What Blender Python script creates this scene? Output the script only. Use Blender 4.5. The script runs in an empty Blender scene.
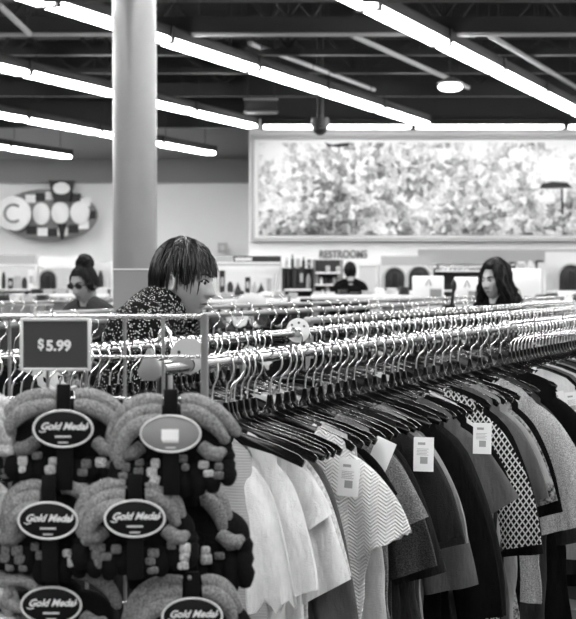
import bpy, math, random
import numpy as np
from mathutils import Vector, Matrix, Euler, noise
random.seed(11)
SC = bpy.context.scene
COL = SC.collection
R = math.radians
# ------------------------------------------------------------------ camera numbers
F, CX, HY, CZ = 1700.0, 288.0, 280.0, 1.53
def wx(px, Y): return (px - CX) / F * Y
def wz(py, Y): return CZ - (py - HY) / F * Y
def P(px, py, Y): return Vector((wx(px, Y), Y, wz(py, Y)))
SL = 623.0 / 1700.0                         # racks and lamp rows run away to the right
RD = Vector((SL, 1, 0)).normalized()        # along a rail
RN = Vector((RD.y, -RD.x, 0))               # across a rail, towards the aisle on the right
RA = math.atan2(RN.y, RN.x)

# ------------------------------------------------------------------ materials
def _new(name):
    m = bpy.data.materials.new(name); m.use_nodes = True
    nt = m.node_tree
    return m, nt, nt.nodes['Principled BSDF']
class N:
    """little node writer: values are sockets or numbers"""
    def __init__(s, nt): s.nt = nt
    def node(s, t, **kw):
        n = s.nt.nodes.new(t)
        for k, v in kw.items(): setattr(n, k, v)
        return n
    def put(s, sock, v):
        if isinstance(v, (int, float, tuple)): sock.default_value = v
        else: s.nt.links.new(v, sock)
    def math(s, op, a, b=0.0):
        n = s.node('ShaderNodeMath', operation=op); s.put(n.inputs[0], a); s.put(n.inputs[1], b); return n.outputs[0]
    def obj(s):
        return s.node('ShaderNodeTexCoord').outputs['Object']
    def xyz(s):
        n = s.node('ShaderNodeSeparateXYZ'); s.nt.links.new(s.obj(), n.inputs[0]); return n.outputs
    def noise(s, scale, detail=2, rough=.5, vec=None):
        n = s.node('ShaderNodeTexNoise'); n.inputs['Scale'].default_value = scale; n.inputs['Detail'].default_value = detail
        n.inputs['Roughness'].default_value = rough
        s.nt.links.new(vec if vec is not None else s.obj(), n.inputs['Vector']); return n.outputs['Fac']
    def ramp(s, fac, stops):
        n = s.node('ShaderNodeValToRGB'); s.nt.links.new(fac, n.inputs[0])
        e = n.color_ramp.elements
        while len(e) < len(stops): e.new(.5)
        for i, (p, v) in enumerate(stops): e[i].position = p; e[i].color = (v, v, v, 1)
        return n.outputs[0]
    def bump(s, h, strength, dist, bsdf):
        n = s.node('ShaderNodeBump'); n.inputs['Strength'].default_value = strength; n.inputs['Distance'].default_value = dist
        s.nt.links.new(h, n.inputs['Height']); s.nt.links.new(n.outputs[0], bsdf.inputs['Normal'])
def M(name, v, rough=.55, metal=0., spec=.4, mott=None, bump=None):
    m, nt, b = _new(name)
    b.inputs['Base Color'].default_value = (v, v, v, 1)
    b.inputs['Roughness'].default_value = rough; b.inputs['Metallic'].default_value = metal
    b.inputs['Specular IOR Level'].default_value = spec
    n = N(nt)
    if mott:
        f = n.noise(mott[0], 4, .6)
        nt.links.new(n.ramp(f, [(.3, max(0, v - mott[1])), (.7, v + mott[1])]), b.inputs['Base Color'])
    if bump: n.bump(n.noise(bump[0], 3, .6), bump[1], bump[2], b)
    return m
def emit(name, v, st):
    m, nt, b = _new(name)
    b.inputs['Base Color'].default_value = (v, v, v, 1)
    b.inputs['Emission Color'].default_value = (1, 1, 1, 1); b.inputs['Emission Strength'].default_value = st
    return m
def wr(n, b, fine, amt):
    mp = n.node('ShaderNodeMapping'); mp.inputs['Scale'].default_value = (1., 1., .38); n.nt.links.new(n.obj(), mp.inputs['Vector'])
    big = n.noise(17, 3, .55, mp.outputs[0])
    n.bump(n.math('ADD', big, n.math('MULTIPLY', n.noise(fine, 2, .6), amt)), .8, .04, b)
def fabric(name, v, kind='plain', v2=0., k=1.):
    m, nt, b = _new(name); n = N(nt)
    b.inputs['Roughness'].default_value = .9; b.inputs['Specular IOR Level'].default_value = .06
    col = None
    if kind == 'plain':
        col = n.ramp(n.noise(9, 3, .6), [(.3, v * .9), (.7, v * 1.1)])
        wr(n, b, 420, .10)
    elif kind == 'heather':
        col = n.ramp(n.noise(330, 4, .7), [(.36, v * .45), (.66, v * 1.6)])
        wr(n, b, 300, .12)
    elif kind == 'mottled':
        col = n.ramp(n.noise(70 * k, 5, .65), [(.38, v2), (.6, v)])
    elif kind == 'lattice':
        x, y, z = n.xyz()
        u = n.math('ADD', n.math('MULTIPLY', x, 52 * k), n.math('MULTIPLY', z, 36 * k))
        w = n.math('SUBTRACT', n.math('MULTIPLY', x, 52 * k), n.math('MULTIPLY', z, 36 * k))
        a = n.math('ABSOLUTE', n.math('SUBTRACT', n.math('FRACT', u), .5))
        c = n.math('ABSOLUTE', n.math('SUBTRACT', n.math('FRACT', w), .5))
        line = n.math('MAXIMUM', a, c)
        col = n.ramp(line, [(.33, v), (.40, v2)])
        n.bump(line, .5, .004, b)
    elif kind == 'chevron':
        x, y, z = n.xyz()
        tri = n.math('ABSOLUTE', n.math('SUBTRACT', n.math('FRACT', n.math('MULTIPLY', x, 14 * k)), .5))
        u = n.math('FRACT', n.math('ADD', n.math('MULTIPLY', z, 62 * k), n.math('MULTIPLY', tri, 3.4)))
        h = n.math('ABSOLUTE', n.math('SUBTRACT', u, .5))
        col = n.ramp(h, [(.05, v2), (.3, v)])
        n.bump(n.math('ADD', h, n.math('MULTIPLY', n.noise(150, 2), .5)), 1., .006, b)
    elif kind == 'rib':
        x, y, z = n.xyz()
        h = n.math('SINE', n.math('ADD', n.math('MULTIPLY', z, 420 * k), n.math('MULTIPLY', n.noise(14, 2), 9)))
        col = n.ramp(n.math('ADD', n.math('MULTIPLY', h, .5), .5), [(.1, v2), (.9, v)])
        n.bump(h, .22, .002, b)
    elif kind == 'vstripe':
        x, y, z = n.xyz()
        h = n.math('SINE', n.math('MULTIPLY', x, 330 * k))
        col = n.ramp(n.math('ADD', n.math('MULTIPLY', h, .5), .5), [(.45, v2), (.55, v)])
    elif kind == 'dots':
        vo = n.node('ShaderNodeTexVoronoi'); vo.inputs['Scale'].default_value = 62 * k
        nt.links.new(n.obj(), vo.inputs['Vector'])
        col = n.ramp(vo.outputs['Distance'], [(.24, v2), (.30, v)])
    nt.links.new(col, b.inputs['Base Color'])
    return m

m_white = M('white paint', .80, .5, bump=(30, .05, .002))
m_wall = M('wall paint', .88, .7, mott=(.6, .02))
m_grey = M('grey paint', .22, .6); m_mid = M('mid grey', .38, .6); m_pale = M('pale grey', .60, .6)
m_dark = M('dark paint', .02, .6); m_black = M('black', .006, .5)
m_deck = M('roof deck', .011, .8, mott=(1.5, .005)); m_steel = M('joist steel', .010, .6); m_flange_lit = M('flange painted lit', .34, .5)
m_upper = M('upper wall paint', .020, .8, mott=(.5, .004))
m_column = M('column paint', .17, .30, spec=.7, mott=(3, .01))
m_chrome = M('chrome', .95, .22, 1.); m_rail = M('chrome rail', .40, .14, 1.)
m_wire = M('wire rack', .34, .32, .7); m_wire_lit = M('wire painted lit', .7, .25, .8)
m_hanger = M('black hanger plastic', .003, .16, spec=.22)
m_skin = M('skin', .40, .55, spec=.3, mott=(40, .02)); m_skin_dark = M('skin in brown', .27, .55, spec=.3, mott=(40, .02))
m_lip = M('lip', .10, .5); m_eye = M('eye white', .5, .25); m_iris = M('iris', .01, .2)
m_hair = M('dark hair', .004, .34, spec=.4); m_hair2 = M('black hair', .004, .42, spec=.2)
m_lamp = emit('fluorescent tube', .9, 32.); m_wash = emit('wall washer tube', .9, 9.)
m_tag = M('tag paper', .82, .7); m_ink = M('tag ink', .34, .7); m_rail_far = M('grey enamel rail', .20, .45)
m_label = M('label card', .004, .6, spec=.15); m_rim = M('label rim', .62, .5); m_letter = M('label letter', .72, .5)
m_knit = fabric('glove knit grey', .23, 'heather'); m_knitlight = fabric('glove knit pale', .5, 'heather')
m_knitblack = M('glove knit black', .006, .9, spec=.1, bump=(260, .7, .004))
m_stitch = fabric('glove stitch', .50, 'heather'); m_stitch_lo = fabric('glove stitch dim', .15, 'heather')
m_floor = M('floor tile', .16, .45, mott=(2, .02))

# ------------------------------------------------------------------ mesh building
class MB:
    def __init__(s): s.v = []; s.f = []; s.mi = []; s.cur = 0; s.smooth = True
    def add(s, vs, fs):
        o = len(s.v); s.v.extend([tuple(p) for p in vs])
        for f in fs: s.f.append([i + o for i in f]); s.mi.append(s.cur)
    def box(s, x0, x1, y0, y1, z0, z1, b=0.):
        if b <= 0:
            vs = [(x, y, z) for x in (x0, x1) for y in (y0, y1) for z in (z0, z1)]
            s.add(vs, [(0, 1, 3, 2), (4, 6, 7, 5), (0, 4, 5, 1), (2, 3, 7, 6), (0, 2, 6, 4), (1, 5, 7, 3)]); return
        b = min(b, .45 * min(x1 - x0, y1 - y0, z1 - z0))
        cs = [(x, y, z) for x in (0, 1) for y in (0, 1) for z in (0, 1)]
        lo, hi = (x0, y0, z0), (x1, y1, z1); vs = []; idx = {}
        for c in cs:
            for ax in range(3):
                p = [hi[a] if c[a] else lo[a] for a in range(3)]
                for a in range(3):
                    if a != ax: p[a] += -b if c[a] else b
                idx[(c, ax)] = len(vs); vs.append(p)
        fs = []
        for ax in range(3):
            o1, o2 = [a for a in range(3) if a != ax]
            for sd in (0, 1):
                q = []
                for (i, j) in ((0, 0), (1, 0), (1, 1), (0, 1)):
                    c = [0, 0, 0]; c[ax] = sd; c[o1] = i; c[o2] = j; q.append(idx[(tuple(c), ax)])
                fs.append(q)
            for i in (0, 1):
                for j in (0, 1):
                    a = [0, 0, 0]; a[o1] = i; a[o2] = j; c = list(a); c[ax] = 1
                    a = tuple(a); c = tuple(c)
                    fs.append([idx[(a, o1)], idx[(a, o2)], idx[(c, o2)], idx[(c, o1)]])
        for c in cs: fs.append([idx[(c, 0)], idx[(c, 1)], idx[(c, 2)]])
        s.add(vs, fs)
    def tube(s, pts, rad, seg=8, side=None, ell=(1, 1), caps=True, closed=False):
        pts = [Vector(p) for p in pts]; n = len(pts)
        if not hasattr(rad, '__len__'): rad = [rad] * n
        prev = None; vs = []
        for i, p in enumerate(pts):
            if closed: t = (pts[(i + 1) % n] - pts[i - 1])
            else: t = pts[min(i + 1, n - 1)] - pts[max(i - 1, 0)]
            t = t.normalized() if t.length > 1e-9 else Vector((0, 0, 1))
            if side is not None: a = Vector(side)
            elif prev is not None: a = prev
            else: a = Vector((0, 0, 1)) if abs(t.z) < .8 else Vector((1, 0, 0))
            a = a - t * a.dot(t)
            if a.length < 1e-6: a = t.orthogonal()
            a.normalize(); prev = a; b = t.cross(a)
            e = ell[i] if isinstance(ell, list) else ell
            for k in range(seg):
                th = 2 * math.pi * k / seg
                vs.append(p + (a * math.cos(th) * e[0] + b * math.sin(th) * e[1]) * rad[i])
        fs = []
        for i in range(n if closed else n - 1):
            j = (i + 1) % n
            for k in range(seg):
                l = (k + 1) % seg
                fs.append((i * seg + k, i * seg + l, j * seg + l, j * seg + k))
        if caps and not closed:
            fs.append(list(range(seg))[::-1]); fs.append(list(range((n - 1) * seg, n * seg)))
        s.add(vs, fs)
    def ball(s, c, r, seg=16, rings=10, rot=None):
        if not hasattr(r, '__len__'): r = (r, r, r)
        vs = []; fs = []
        for i in range(1, rings):
            ph = math.pi * i / rings
            for k in range(seg):
                th = 2 * math.pi * k / seg
                p = Vector((r[0] * math.sin(ph) * math.cos(th), r[1] * math.sin(ph) * math.sin(th), r[2] * math.cos(ph)))
                if rot is not None: p = rot @ p
                vs.append(p + Vector(c))
        for i in range(rings - 2):
            for k in range(seg):
                l = (k + 1) % seg
                fs.append((i * seg + k, (i + 1) * seg + k, (i + 1) * seg + l, i * seg + l))
        t = Vector((0, 0, r[2])); 
        if rot is not None: t = rot @ t
        a = len(vs); vs.append(Vector(c) + t); vs.append(Vector(c) - t)
        for k in range(seg):
            l = (k + 1) % seg
            fs.append((a, k, l)); fs.append((a + 1, (rings - 2) * seg + l, (rings - 2) * seg + k))
        s.add(vs, fs)
    def prism(s, poly, y0, y1, inset=0.):
        """polygon in xz pushed through y, edges softened by inset"""
        n = len(poly); c = [Vector((a, 0, b)) for a, b in poly]
        area = sum(poly[i][0] * poly[(i + 1) % n][1] - poly[(i + 1) % n][0] * poly[i][1] for i in range(n))
        sg = 1 if area > 0 else -1; ins = []
        for i in range(n):
            t = (c[(i + 1) % n] - c[i - 1]).normalized(); ins.append(c[i] + Vector((-t.z, 0, t.x)) * inset * sg)
        if inset > 0: loops = [(ins, y0), (c, y0 + inset), (c, y1 - inset), (ins, y1)]
        else: loops = [(c, y0), (c, y1)]
        vs = []; fs = []
        for lp, y in loops: vs += [(p.x, y, p.z) for p in lp]
        for i in range(len(loops) - 1):
            for k in range(n):
                l = (k + 1) % n; q = (i * n + k, i * n + l, (i + 1) * n + l, (i + 1) * n + k)
                fs.append(q if sg > 0 else q[::-1])
        a = list(range(n)); b = list(range((len(loops) - 1) * n, len(loops) * n))
        fs.append(a[::-1] if sg > 0 else a); fs.append(b if sg > 0 else b[::-1])
        s.add(vs, fs)
    def mesh(s, name, mats):
        me = bpy.data.meshes.new(name); me.from_pydata(s.v, [], s.f)
        for m in (mats if isinstance(mats, (list, tuple)) else [mats]): me.materials.append(m)
        me.polygons.foreach_set('material_index', s.mi)
        me.polygons.foreach_set('use_smooth', [s.smooth] * len(s.f))
        me.update()
        if s.smooth:
            try: me.set_sharp_from_angle(angle=R(50))
            except Exception: pass
        return me
    def build(s, name, mats, parent=None, flat=False):
        s.smooth = not flat
        o = bpy.data.objects.new(name, s.mesh(name, mats)); COL.objects.link(o)
        if parent is not None: o.parent = parent
        return o
def tag(o, label, cat, group=None, kind=None):
    o['label'] = label; o['category'] = cat
    if group: o['group'] = group
    if kind: o['kind'] = kind
    return o
def thing(name, label, cat, loc=(0, 0, 0), rz=0., group=None):
    o = bpy.data.objects.new(name, None); COL.objects.link(o)
    o.empty_display_size = .1; o.location = loc; o.rotation_euler = (0, 0, rz)
    return tag(o, label, cat, group)
def struct(o): o['kind'] = 'structure'; return o
def instance(src, loc, rot, name, label, cat, group=None):
    r = bpy.data.objects.new(name, None); COL.objects.link(r); r.empty_display_size = .1
    r.location = loc; r.rotation_euler = rot; tag(r, label, cat, group)
    for ch in src:
        c = ch.copy(); COL.objects.link(c); c.parent = r
    return r
def text(name, s, size, mat, parent, loc, rot=(R(90), 0, 0), shear=0., off=0., ext=.0006, align='CENTER'):
    cu = bpy.data.curves.new(name, 'FONT'); cu.body = s; cu.size = size; cu.shear = shear; cu.offset = off
    cu.extrude = ext; cu.align_x = align; cu.align_y = 'CENTER'; cu.materials.append(mat)
    o = bpy.data.objects.new(name, cu); COL.objects.link(o)
    me = bpy.data.meshes.new_from_object(o.evaluated_get(bpy.context.evaluated_depsgraph_get()))
    bpy.data.objects.remove(o); me.name = name
    o = bpy.data.objects.new(name, me); COL.objects.link(o); o.parent = parent; o.location = loc; o.rotation_euler = rot
    return o
def smooth(t): t = min(1, max(0, t)); return t * t * (3 - 2 * t)

# ------------------------------------------------------------------ the building
def building():
    b = MB(); b.box(-32, 30, -8, 36, -.1, 0); struct(b.build('floor', m_floor, flat=True))
    b = MB(); b.box(-32, 30, -8, 36, 6.4, 6.5); struct(b.build('ceiling', m_deck, flat=True))
    yl, yr = 35., 28.; xe = wx(249, yr)
    z0 = wz(183, yl); z1 = wz(160, yl); z2 = wz(128, yl)
    b = MB(); b.box(-30, xe, yl, yl + .2, 0, z0); struct(b.build('wall_back_left', m_wall, flat=True))
    b = MB(); b.box(-30, xe, yl - .25, yl + .2, z0, z1); struct(b.build('trim_1', m_grey, flat=True))
    b = MB()                                           # ribbed cladding above the grey band
    for i in range(150):
        x = -29.9 + i * .16
        if x + .1 < xe: b.box(x, x + .1, yl - .03, yl, z1, z2)
    b.box(-30, xe, yl, yl + .2, z1, z2); struct(b.build('wall_back_cladding', m_mid, flat=True))
    b = MB(); b.box(-30, xe, yl, yl + .2, z2, 6.4); struct(b.build('wall_back_upper_left', m_upper, flat=True))
    zt = wz(122, yr)
    b = MB(); b.box(xe, 12, yr, yr + .2, 0, zt); b.box(xe, xe + .2, yr + .2, yl, 0, zt); struct(b.build('wall_back', m_wall, flat=True))
    b = MB(); b.box(xe, 12, yr - .02, yr + .2, zt, 6.4); b.box(xe, xe + .2, yr + .2, yl, zt, 6.4); struct(b.build('wall_back_upper', m_upper, flat=True))
    b = MB(); b.box(xe, 12, yr - .12, yr, zt - .12, zt + .03); struct(b.build('trim_2', m_white, flat=True))
    b = MB(); b.box(wx(418, yr), 12, yr - .05, yr, wz(264, yr), wz(249.5, yr)); struct(b.build('trim_3', m_mid, flat=True))
    b = MB(); b.box(12, 12.2, -8, 28, 0, 6.4); struct(b.build('wall_right', m_wall, flat=True))
    b = MB(); b.box(-30.2, -30, -8, 35, 0, 6.4); struct(b.build('wall_left', m_wall, flat=True))
    # restroom door
    b = MB(); x0, x1 = wx(359, yr), wx(376, yr); b.box(x0, x1, yr - .05, yr - .005, 0, wz(266, yr)); d = struct(b.build('door_1', m_pale, flat=True))
    b = MB(); b.tube([(x0 + .06, yr - .1, 1.0), (x0 + .06, yr - .1, 1.15)], .012); b.build('door_handle', m_chrome, d)
    b = MB()
    for (a, c) in ((x0 - .07, x0), (x1, x1 + .07)): b.box(a, c, yr - .07, yr, 0, wz(266, yr) + .07)
    b.box(x0, x1, yr - .07, yr, wz(266, yr), wz(266, yr) + .07); b.build('door_frame', m_white, d, flat=True)
    # round steel column
    Y = 13.; r = 22 / F * Y
    b = MB(); b.tube([(0, 0, 0), (0, 0, 6.4)], r, 64)
    c = b.build('support_column', m_column); c.location = (wx(135, Y), Y, 0); struct(c)
    b = MB(); b.tube([(0, 0, 0), (0, 0, .1)], r + .02, 64); b.tube([(0, 0, 6.28), (0, 0, 6.4)], r + .06, 32); b.build('column_collar', m_grey, c)
    # steel trusses across the roof
    def truss(Y, pyb, h, x0, x1, chord, lit=False, step=1.5, tilt=0.):
        zb = wz(pyb, Y); b = MB(); b.cur = 0
        b.box(x0, x1, Y - .08, Y + .08, zb, zb + chord); b.box(x0, x1, Y - .08, Y + .08, zb + h, zb + h + .12)
        x = x0; up = True
        while x < x1 - step:
            a, c = (zb + chord, zb + h) if up else (zb + h, zb + chord)
            b.tube([(x, Y, a), (x + step * .5, Y, c)], .022, 5); x += step * .5; up = not up
            if up: b.tube([(x, Y, zb + chord), (x, Y, zb + h)], .018, 5)
        b.cur = 1
        if lit: b.box(x0, x1, Y - .03, Y + .03, zb - .03, zb)  # paler strip paints the light on the flange into its colour
        o = b.build('ceiling_truss', [m_steel, m_flange_lit], flat=True); struct(o)
        o.rotation_euler = (0, R(tilt), 0)
        return o
    truss(17.5, 34, 1.3, -8, 8, .16, True, 1.6)
    truss(20.5, 56, 1.3, -9, 9, .07, False, 1.8)
    truss(23.5, 74, 1.1, -11, 11, .07, False, 1.7)
    truss(26.5, 97, .9, -13, 12, .2, False, 2.0)
    truss(31, 128, 1.3, -20, wx(249, 28) - .05, .45, False, 2.2)
    truss(14.5, 2, 1.1, -7, 7, .1, False, 1.5)
building()

# ------------------------------------------------------------------ mural and wall signs
def wall_things():
    m, nt, bs = _new('mural print'); n = N(nt)
    x, y, z = n.xyz()
    wv = n.node('ShaderNodeVectorMath', operation='ADD'); nt.links.new(n.obj(), wv.inputs[0])
    nn = n.node('ShaderNodeTexNoise'); nn.inputs['Scale'].default_value = 4.; nn.inputs['Detail'].default_value = 4; nt.links.new(n.obj(), nn.inputs['Vector'])
    sc_ = n.node('ShaderNodeVectorMath', operation='SCALE'); nt.links.new(nn.outputs['Color'], sc_.inputs[0]); sc_.inputs['Scale'].default_value = .25; nt.links.new(sc_.outputs[0], wv.inputs[1])
    vo = n.node('ShaderNodeTexVoronoi'); vo.inputs['Scale'].default_value = 10.; nt.links.new(wv.outputs[0], vo.inputs['Vector'])
    sp = n.node('ShaderNodeSeparateColor'); nt.links.new(vo.outputs['Color'], sp.inputs[0])     # busy crowd of small patches
    s1 = n.math('ADD', n.math('MULTIPLY', sp.outputs[0], .26), n.math('MULTIPLY', n.noise(15, 5, .75), .50))
    s2 = n.math('ADD', n.math('ADD', s1, n.math('MULTIPLY', n.noise(.9, 3, .6), .62)), n.math('MULTIPLY', z, .10))
    nt.links.new(n.ramp(s2, [(.46, .03), (.58, .20), (.68, .46), (.80, .80)]), bs.inputs['Base Color'])
    bs.inputs['Roughness'].default_value = .6
    Y = 28.; x0, x1 = wx(251, Y), wx(640, Y); z0, z1 = wz(241.5, Y), wz(136, Y)
    t = thing('wall_mural', 'huge framed black and white crowd picture high on the back wall', 'mural', ((x0 + x1) / 2, Y, (z0 + z1) / 2))
    w, h = (x1 - x0) / 2, (z1 - z0) / 2
    b = MB(); b.box(-w + .13, w - .13, -.09, -.03, -h + .10, h - .12); b.build('picture', m, t, flat=True)
    b = MB(); fw = .06
    b.box(-w, -w + fw, -.16, -.005, -h, h); b.box(w - fw, w, -.16, -.005, -h, h)
    b.box(-w + fw, w - fw, -.16, -.005, -h, -h + fw); b.box(-w + fw, w - fw, -.16, -.005, h - fw, h); b.build('frame', m_mid, t, flat=True)
    b = MB(); b.box(-w + fw, w - fw, -.06, -.005, -h + fw, h - fw); b.build('border', m_wall, t, flat=True)
    def flat(px0, px1, py0, py1, poly=None):
        c = MB(); q = [(wx(px, Y) - t.location.x, wz(py, Y) - t.location.z) for px, py in poly]
        c.prism(q, -.102, -.088); return c
    flat(0, 0, 0, 0, [(538, 189), (541, 184), (552, 182), (566, 183), (571, 188)]).build('painted_parasol', m_dark, t, flat=True)
    flat(0, 0, 0, 0, [(559.5, 189), (561.5, 189), (562.5, 215), (560.5, 215)]).build('painted_pole', m_dark, t, flat=True)
    flat(0, 0, 0, 0, [(541, 181), (541, 161), (568, 159), (568, 181)]).build('painted_house', m_wall, t, flat=True)
    flat(0, 0, 0, 0, [(324, 143), (332, 145.5), (340, 144), (350, 143), (348, 147), (338, 148), (328, 147)]).build('painted_bird', m_dark, t, flat=True)
    # cafe style sign with a letter C
    Y = 34.6; u = Y / F
    t = thing('oval_wall_sign', 'oval checkered wall sign with round letter C disc and pale discs', 'sign', P(48, 215, Y))
    b = MB(); el = [(math.cos(a) * 49 * u, math.sin(a) * 26 * u) for a in [2 * math.pi * i / 64 for i in range(64)]]
    b.prism(el, 0, .25, .02); b.build('back_panel', m_grey, t)
    def disc(cx, cy, rx, ry, y0, y1, name, mat, par):
        c = MB(); c.prism([((cx + math.cos(a) * rx) * u, -(cy + math.sin(a) * ry) * u) for a in [2 * math.pi * i / 48 for i in range(48)]][::-1], y0, y1, .01)
        return c.build(name, mat, par)
    cd = disc(-32, -1, 16.5, 17, -.30, -.02, 'letter_disc', m_white, t)
    txt = MB(); pts = [(( -32 + 8.5 * math.cos(a)) * u, -.31, (1 + 8.5 * math.sin(a)) * u) for a in [R(50 + 260 * i / 30) for i in range(31)]]
    txt.tube(pts, 1.3 * u, 8); txt.build('letter_c', m_grey, cd)
    disc(-6, -1, 8.5, 11, -.12, 0, 'pale_disc', m_white, t); disc(13, -2, 9, 11, -.12, 0, 'pale_disc', m_white, t); disc(32.5, -2, 9.5, 11.5, -.12, 0, 'pale_disc', m_white, t)
    for i, (cx, cy) in enumerate([(-17, -16), (-7, -18), (3, -19), (28, -17), (38, -13), (-16, 15), (-5, 17), (5, 17.5), (15, 17), (26, 14), (36, 10), (43, 0)]):
        b = MB(); b.box((cx - 5) * u, (cx + 5) * u, -.05, .01, (-cy - 4) * u, (-cy + 4) * u); b.build('check', m_black if i % 2 else m_white, t, flat=True)
    b = MB(); b.prism([(2 * u, 34 * u), (28 * u, 34 * u), (23 * u, 13 * u), (7 * u, 13 * u)], -.2, -.06, .01); cup = b.build('cup_shape', m_black, t)
    disc(15, -26, 8.5, 6, -.24, -.19, 'cup_disc', m_white, cup)
    b = MB(); b.prism([(11 * u, -9 * u), (19 * u, -9 * u), (16 * u, -25 * u), (14 * u, -25 * u)], -.2, -.06, .01); b.build('spoon_point', m_black, t)
    # RESTROOMS lettering
    Y = 28.
    t = thing('restroom_sign', 'grey RESTROOMS lettering on the white wall under the mural', 'sign', P(343, 254.5, Y - .02))
    o = text('lettering', 'RESTROOMS', .175, m_grey, t, (0, 0, 0), ext=.015, off=.004)
    o.scale = (.80, 1, 1)
    # small square notice
    t = thing('wall_notice', 'small square notice on white wall left below the mural', 'sign', P(222.5, 248, 34.8))
    b = MB(); b.box(-.09, .09, -.03, .1, -.10, .10); b.build('panel', m_mid, t, flat=True)
    b = MB(); b.box(-.05, .05, -.04, -.03, -.05, .06); b.build('face', m_pale, t, flat=True)
    # hanging camera dome, vent, round lamp, ceiling pipes
    Y = 24.5
    t = thing('security_camera', 'black dome camera on a long ceiling pole before the mural', 'camera', P(320, 128, Y))
    b = MB(); b.tube([(0, 0, .1), (0, 0, 6.4 - wz(128, Y))], .05, 12); b.build('pole', m_black, t)
    b = MB(); b.ball((0, 0, 0), .11); b.build('dome', m_black, t)
    b = MB(); b.tube([(0, 0, .02), (0, 0, .14)], .13, 24); b.build('housing', m_black, t)
    t = thing('air_vent', 'dark boxy air vent under the ceiling left of the camera pole', 'vent', P(261, 106, 25.5))
    b = MB(); b.box(-.24, .24, 0, .4, -.09, .09, .01); b.build('box', m_dark, t)
    b = MB(); b.box(-.26, .26, -.03, 0, -.11, -.08); b.box(-.26, .26, -.03, 0, .08, .11); b.build('rim', m_grey, t, flat=True)
    b = MB(); b.tube([(-.2, .2, .09), (-.2, .2, 1.9)], .012, 6); b.tube([(.2, .2, .09), (.2, .2, 1.9)], .012, 6); b.build('hanging_rods', m_steel, t)
    t = thing('high_bay_lamp', 'round glowing ceiling lamp hanging between the two right tube rows', 'lamp', P(450, 87.5, 22))
    b = MB(); b.ball((0, 0, 0), (.16, .16, .06)); b.build('bulb', emit('round lamp glow', .9, 6.), t)
    b = MB(); b.tube([(0, 0, .05), (0, 0, .12)], [.17, .06], 24); b.build('reflector', m_grey, t); 
    b = MB(); b.tube([(0, 0, .12), (0, 0, 6.4 - t.location.z)], .012, 6); b.build('stem', m_steel, t)
    for i, (a, c, lab) in enumerate([((250, 44, 20), (374, 90, 26), 'thin grey ceiling pipe above the mural, left of the centre row'),
                       ((352, 36, 18), (468, 88, 25), 'thin grey ceiling pipe pointing at the round lamp'),
                       ((486, 34, 18), (576, 88, 24), 'thin grey ceiling pipe above the right lamp row'),
                       ((0, 6, 16), (30, 34, 17.3), 'short grey ceiling pipe in the top left corner')]):
        t = thing('ceiling_pipe', lab, 'pipe', P(*a))
        v = P(*c) - P(*a)
        b = MB(); b.tube([(0, 0, 0), v], .03, 10); b.build('tube', m_mid, t)
        b = MB()
        for k in (.1, .5, .9): p = v * k; b.tube([p, (p.x, p.y, 6.4 - t.location.z)], .008, 5)
        b.build('hanger_rods', m_steel, t)
wall_things()

# ------------------------------------------------------------------ fluorescent rows
def lamps():
    L = 2.40; z = CZ + 2.37
    b = MB(); b.box(-.10, .10, 0.02, L - .02, 0, .055, .018); tube = b.mesh('diffuser', m_lamp)
    b = MB(); b.box(-.10, .10, .0, L, .055, .17, .01); b.box(-.115, .115, -.015, .02, -.012, .17); b.box(-.115, .115, L - .02, L + .015, -.012, .17)
    house = b.mesh('housing', m_steel)
    b = MB(); b.tube([(0, .3, .17), (0, .3, 2.5)], .006, 5); b.tube([(0, L - .3, .17), (0, L - .3, 2.5)], .006, 5); rods = b.mesh('suspension_rods', m_steel)
    proto = [bpy.data.objects.new(k, m) for k, m in (('diffuser', tube), ('housing', house), ('suspension_rods', rods))]
    rows = [(-7.5, 26.2, 3, 'in the long row that ends above the middle of the mural'),
            (-4.78, 26.4, -4, 'in the row crossing the top right corner'),
            (-10.3, 26.6, 4, 'in the row that ends left of the mural behind the column'),
            (-13.28, 32.3, 12, 'in the fourth row, ending below the cladding behind the column'),
            (-16.45, 33.2, 18, 'in the short lowest row at the left edge'),
            (-1.9, 25, -5, 'in the row over the front clothes rack'),
            (1.0, 22, -5, 'in the row over the camera aisle'),
            (4.0, 18, -5, 'in the row right of the camera aisle')]
    rows += [(-19.6, 33, 18, 'in the rows beyond the left edge'), (-22.6, 33, 18, 'in the rows beyond the left edge')]  # unseen rows added to brighten the left back wall
    for X0, yend, ystart, lab in rows:
        y = yend
        while y > ystart:
            y -= (L + .03) * RD.y
            r = instance(proto, (X0 + SL * y, y, z), (0, 0, math.atan2(-RD.x, RD.y)), 'strip_light',
                         'bright fluorescent strip light ' + lab, 'light fixture', 'strip lights ' + lab)
    x = wx(262, 27.2); wash = tube.copy(); wash.materials[0] = m_wash; wproto = [bpy.data.objects.new('diffuser', wash)] + proto[1:]
    while x < 9:
        instance(wproto, (x, 27.2, wz(129, 27.2)), (0, 0, -R(90)), 'strip_light', 'bright wall washing strip light along the top of the mural wall', 'light fixture', 'strip lights along the top of the mural wall')
        x += L + .03
lamps()

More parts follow.
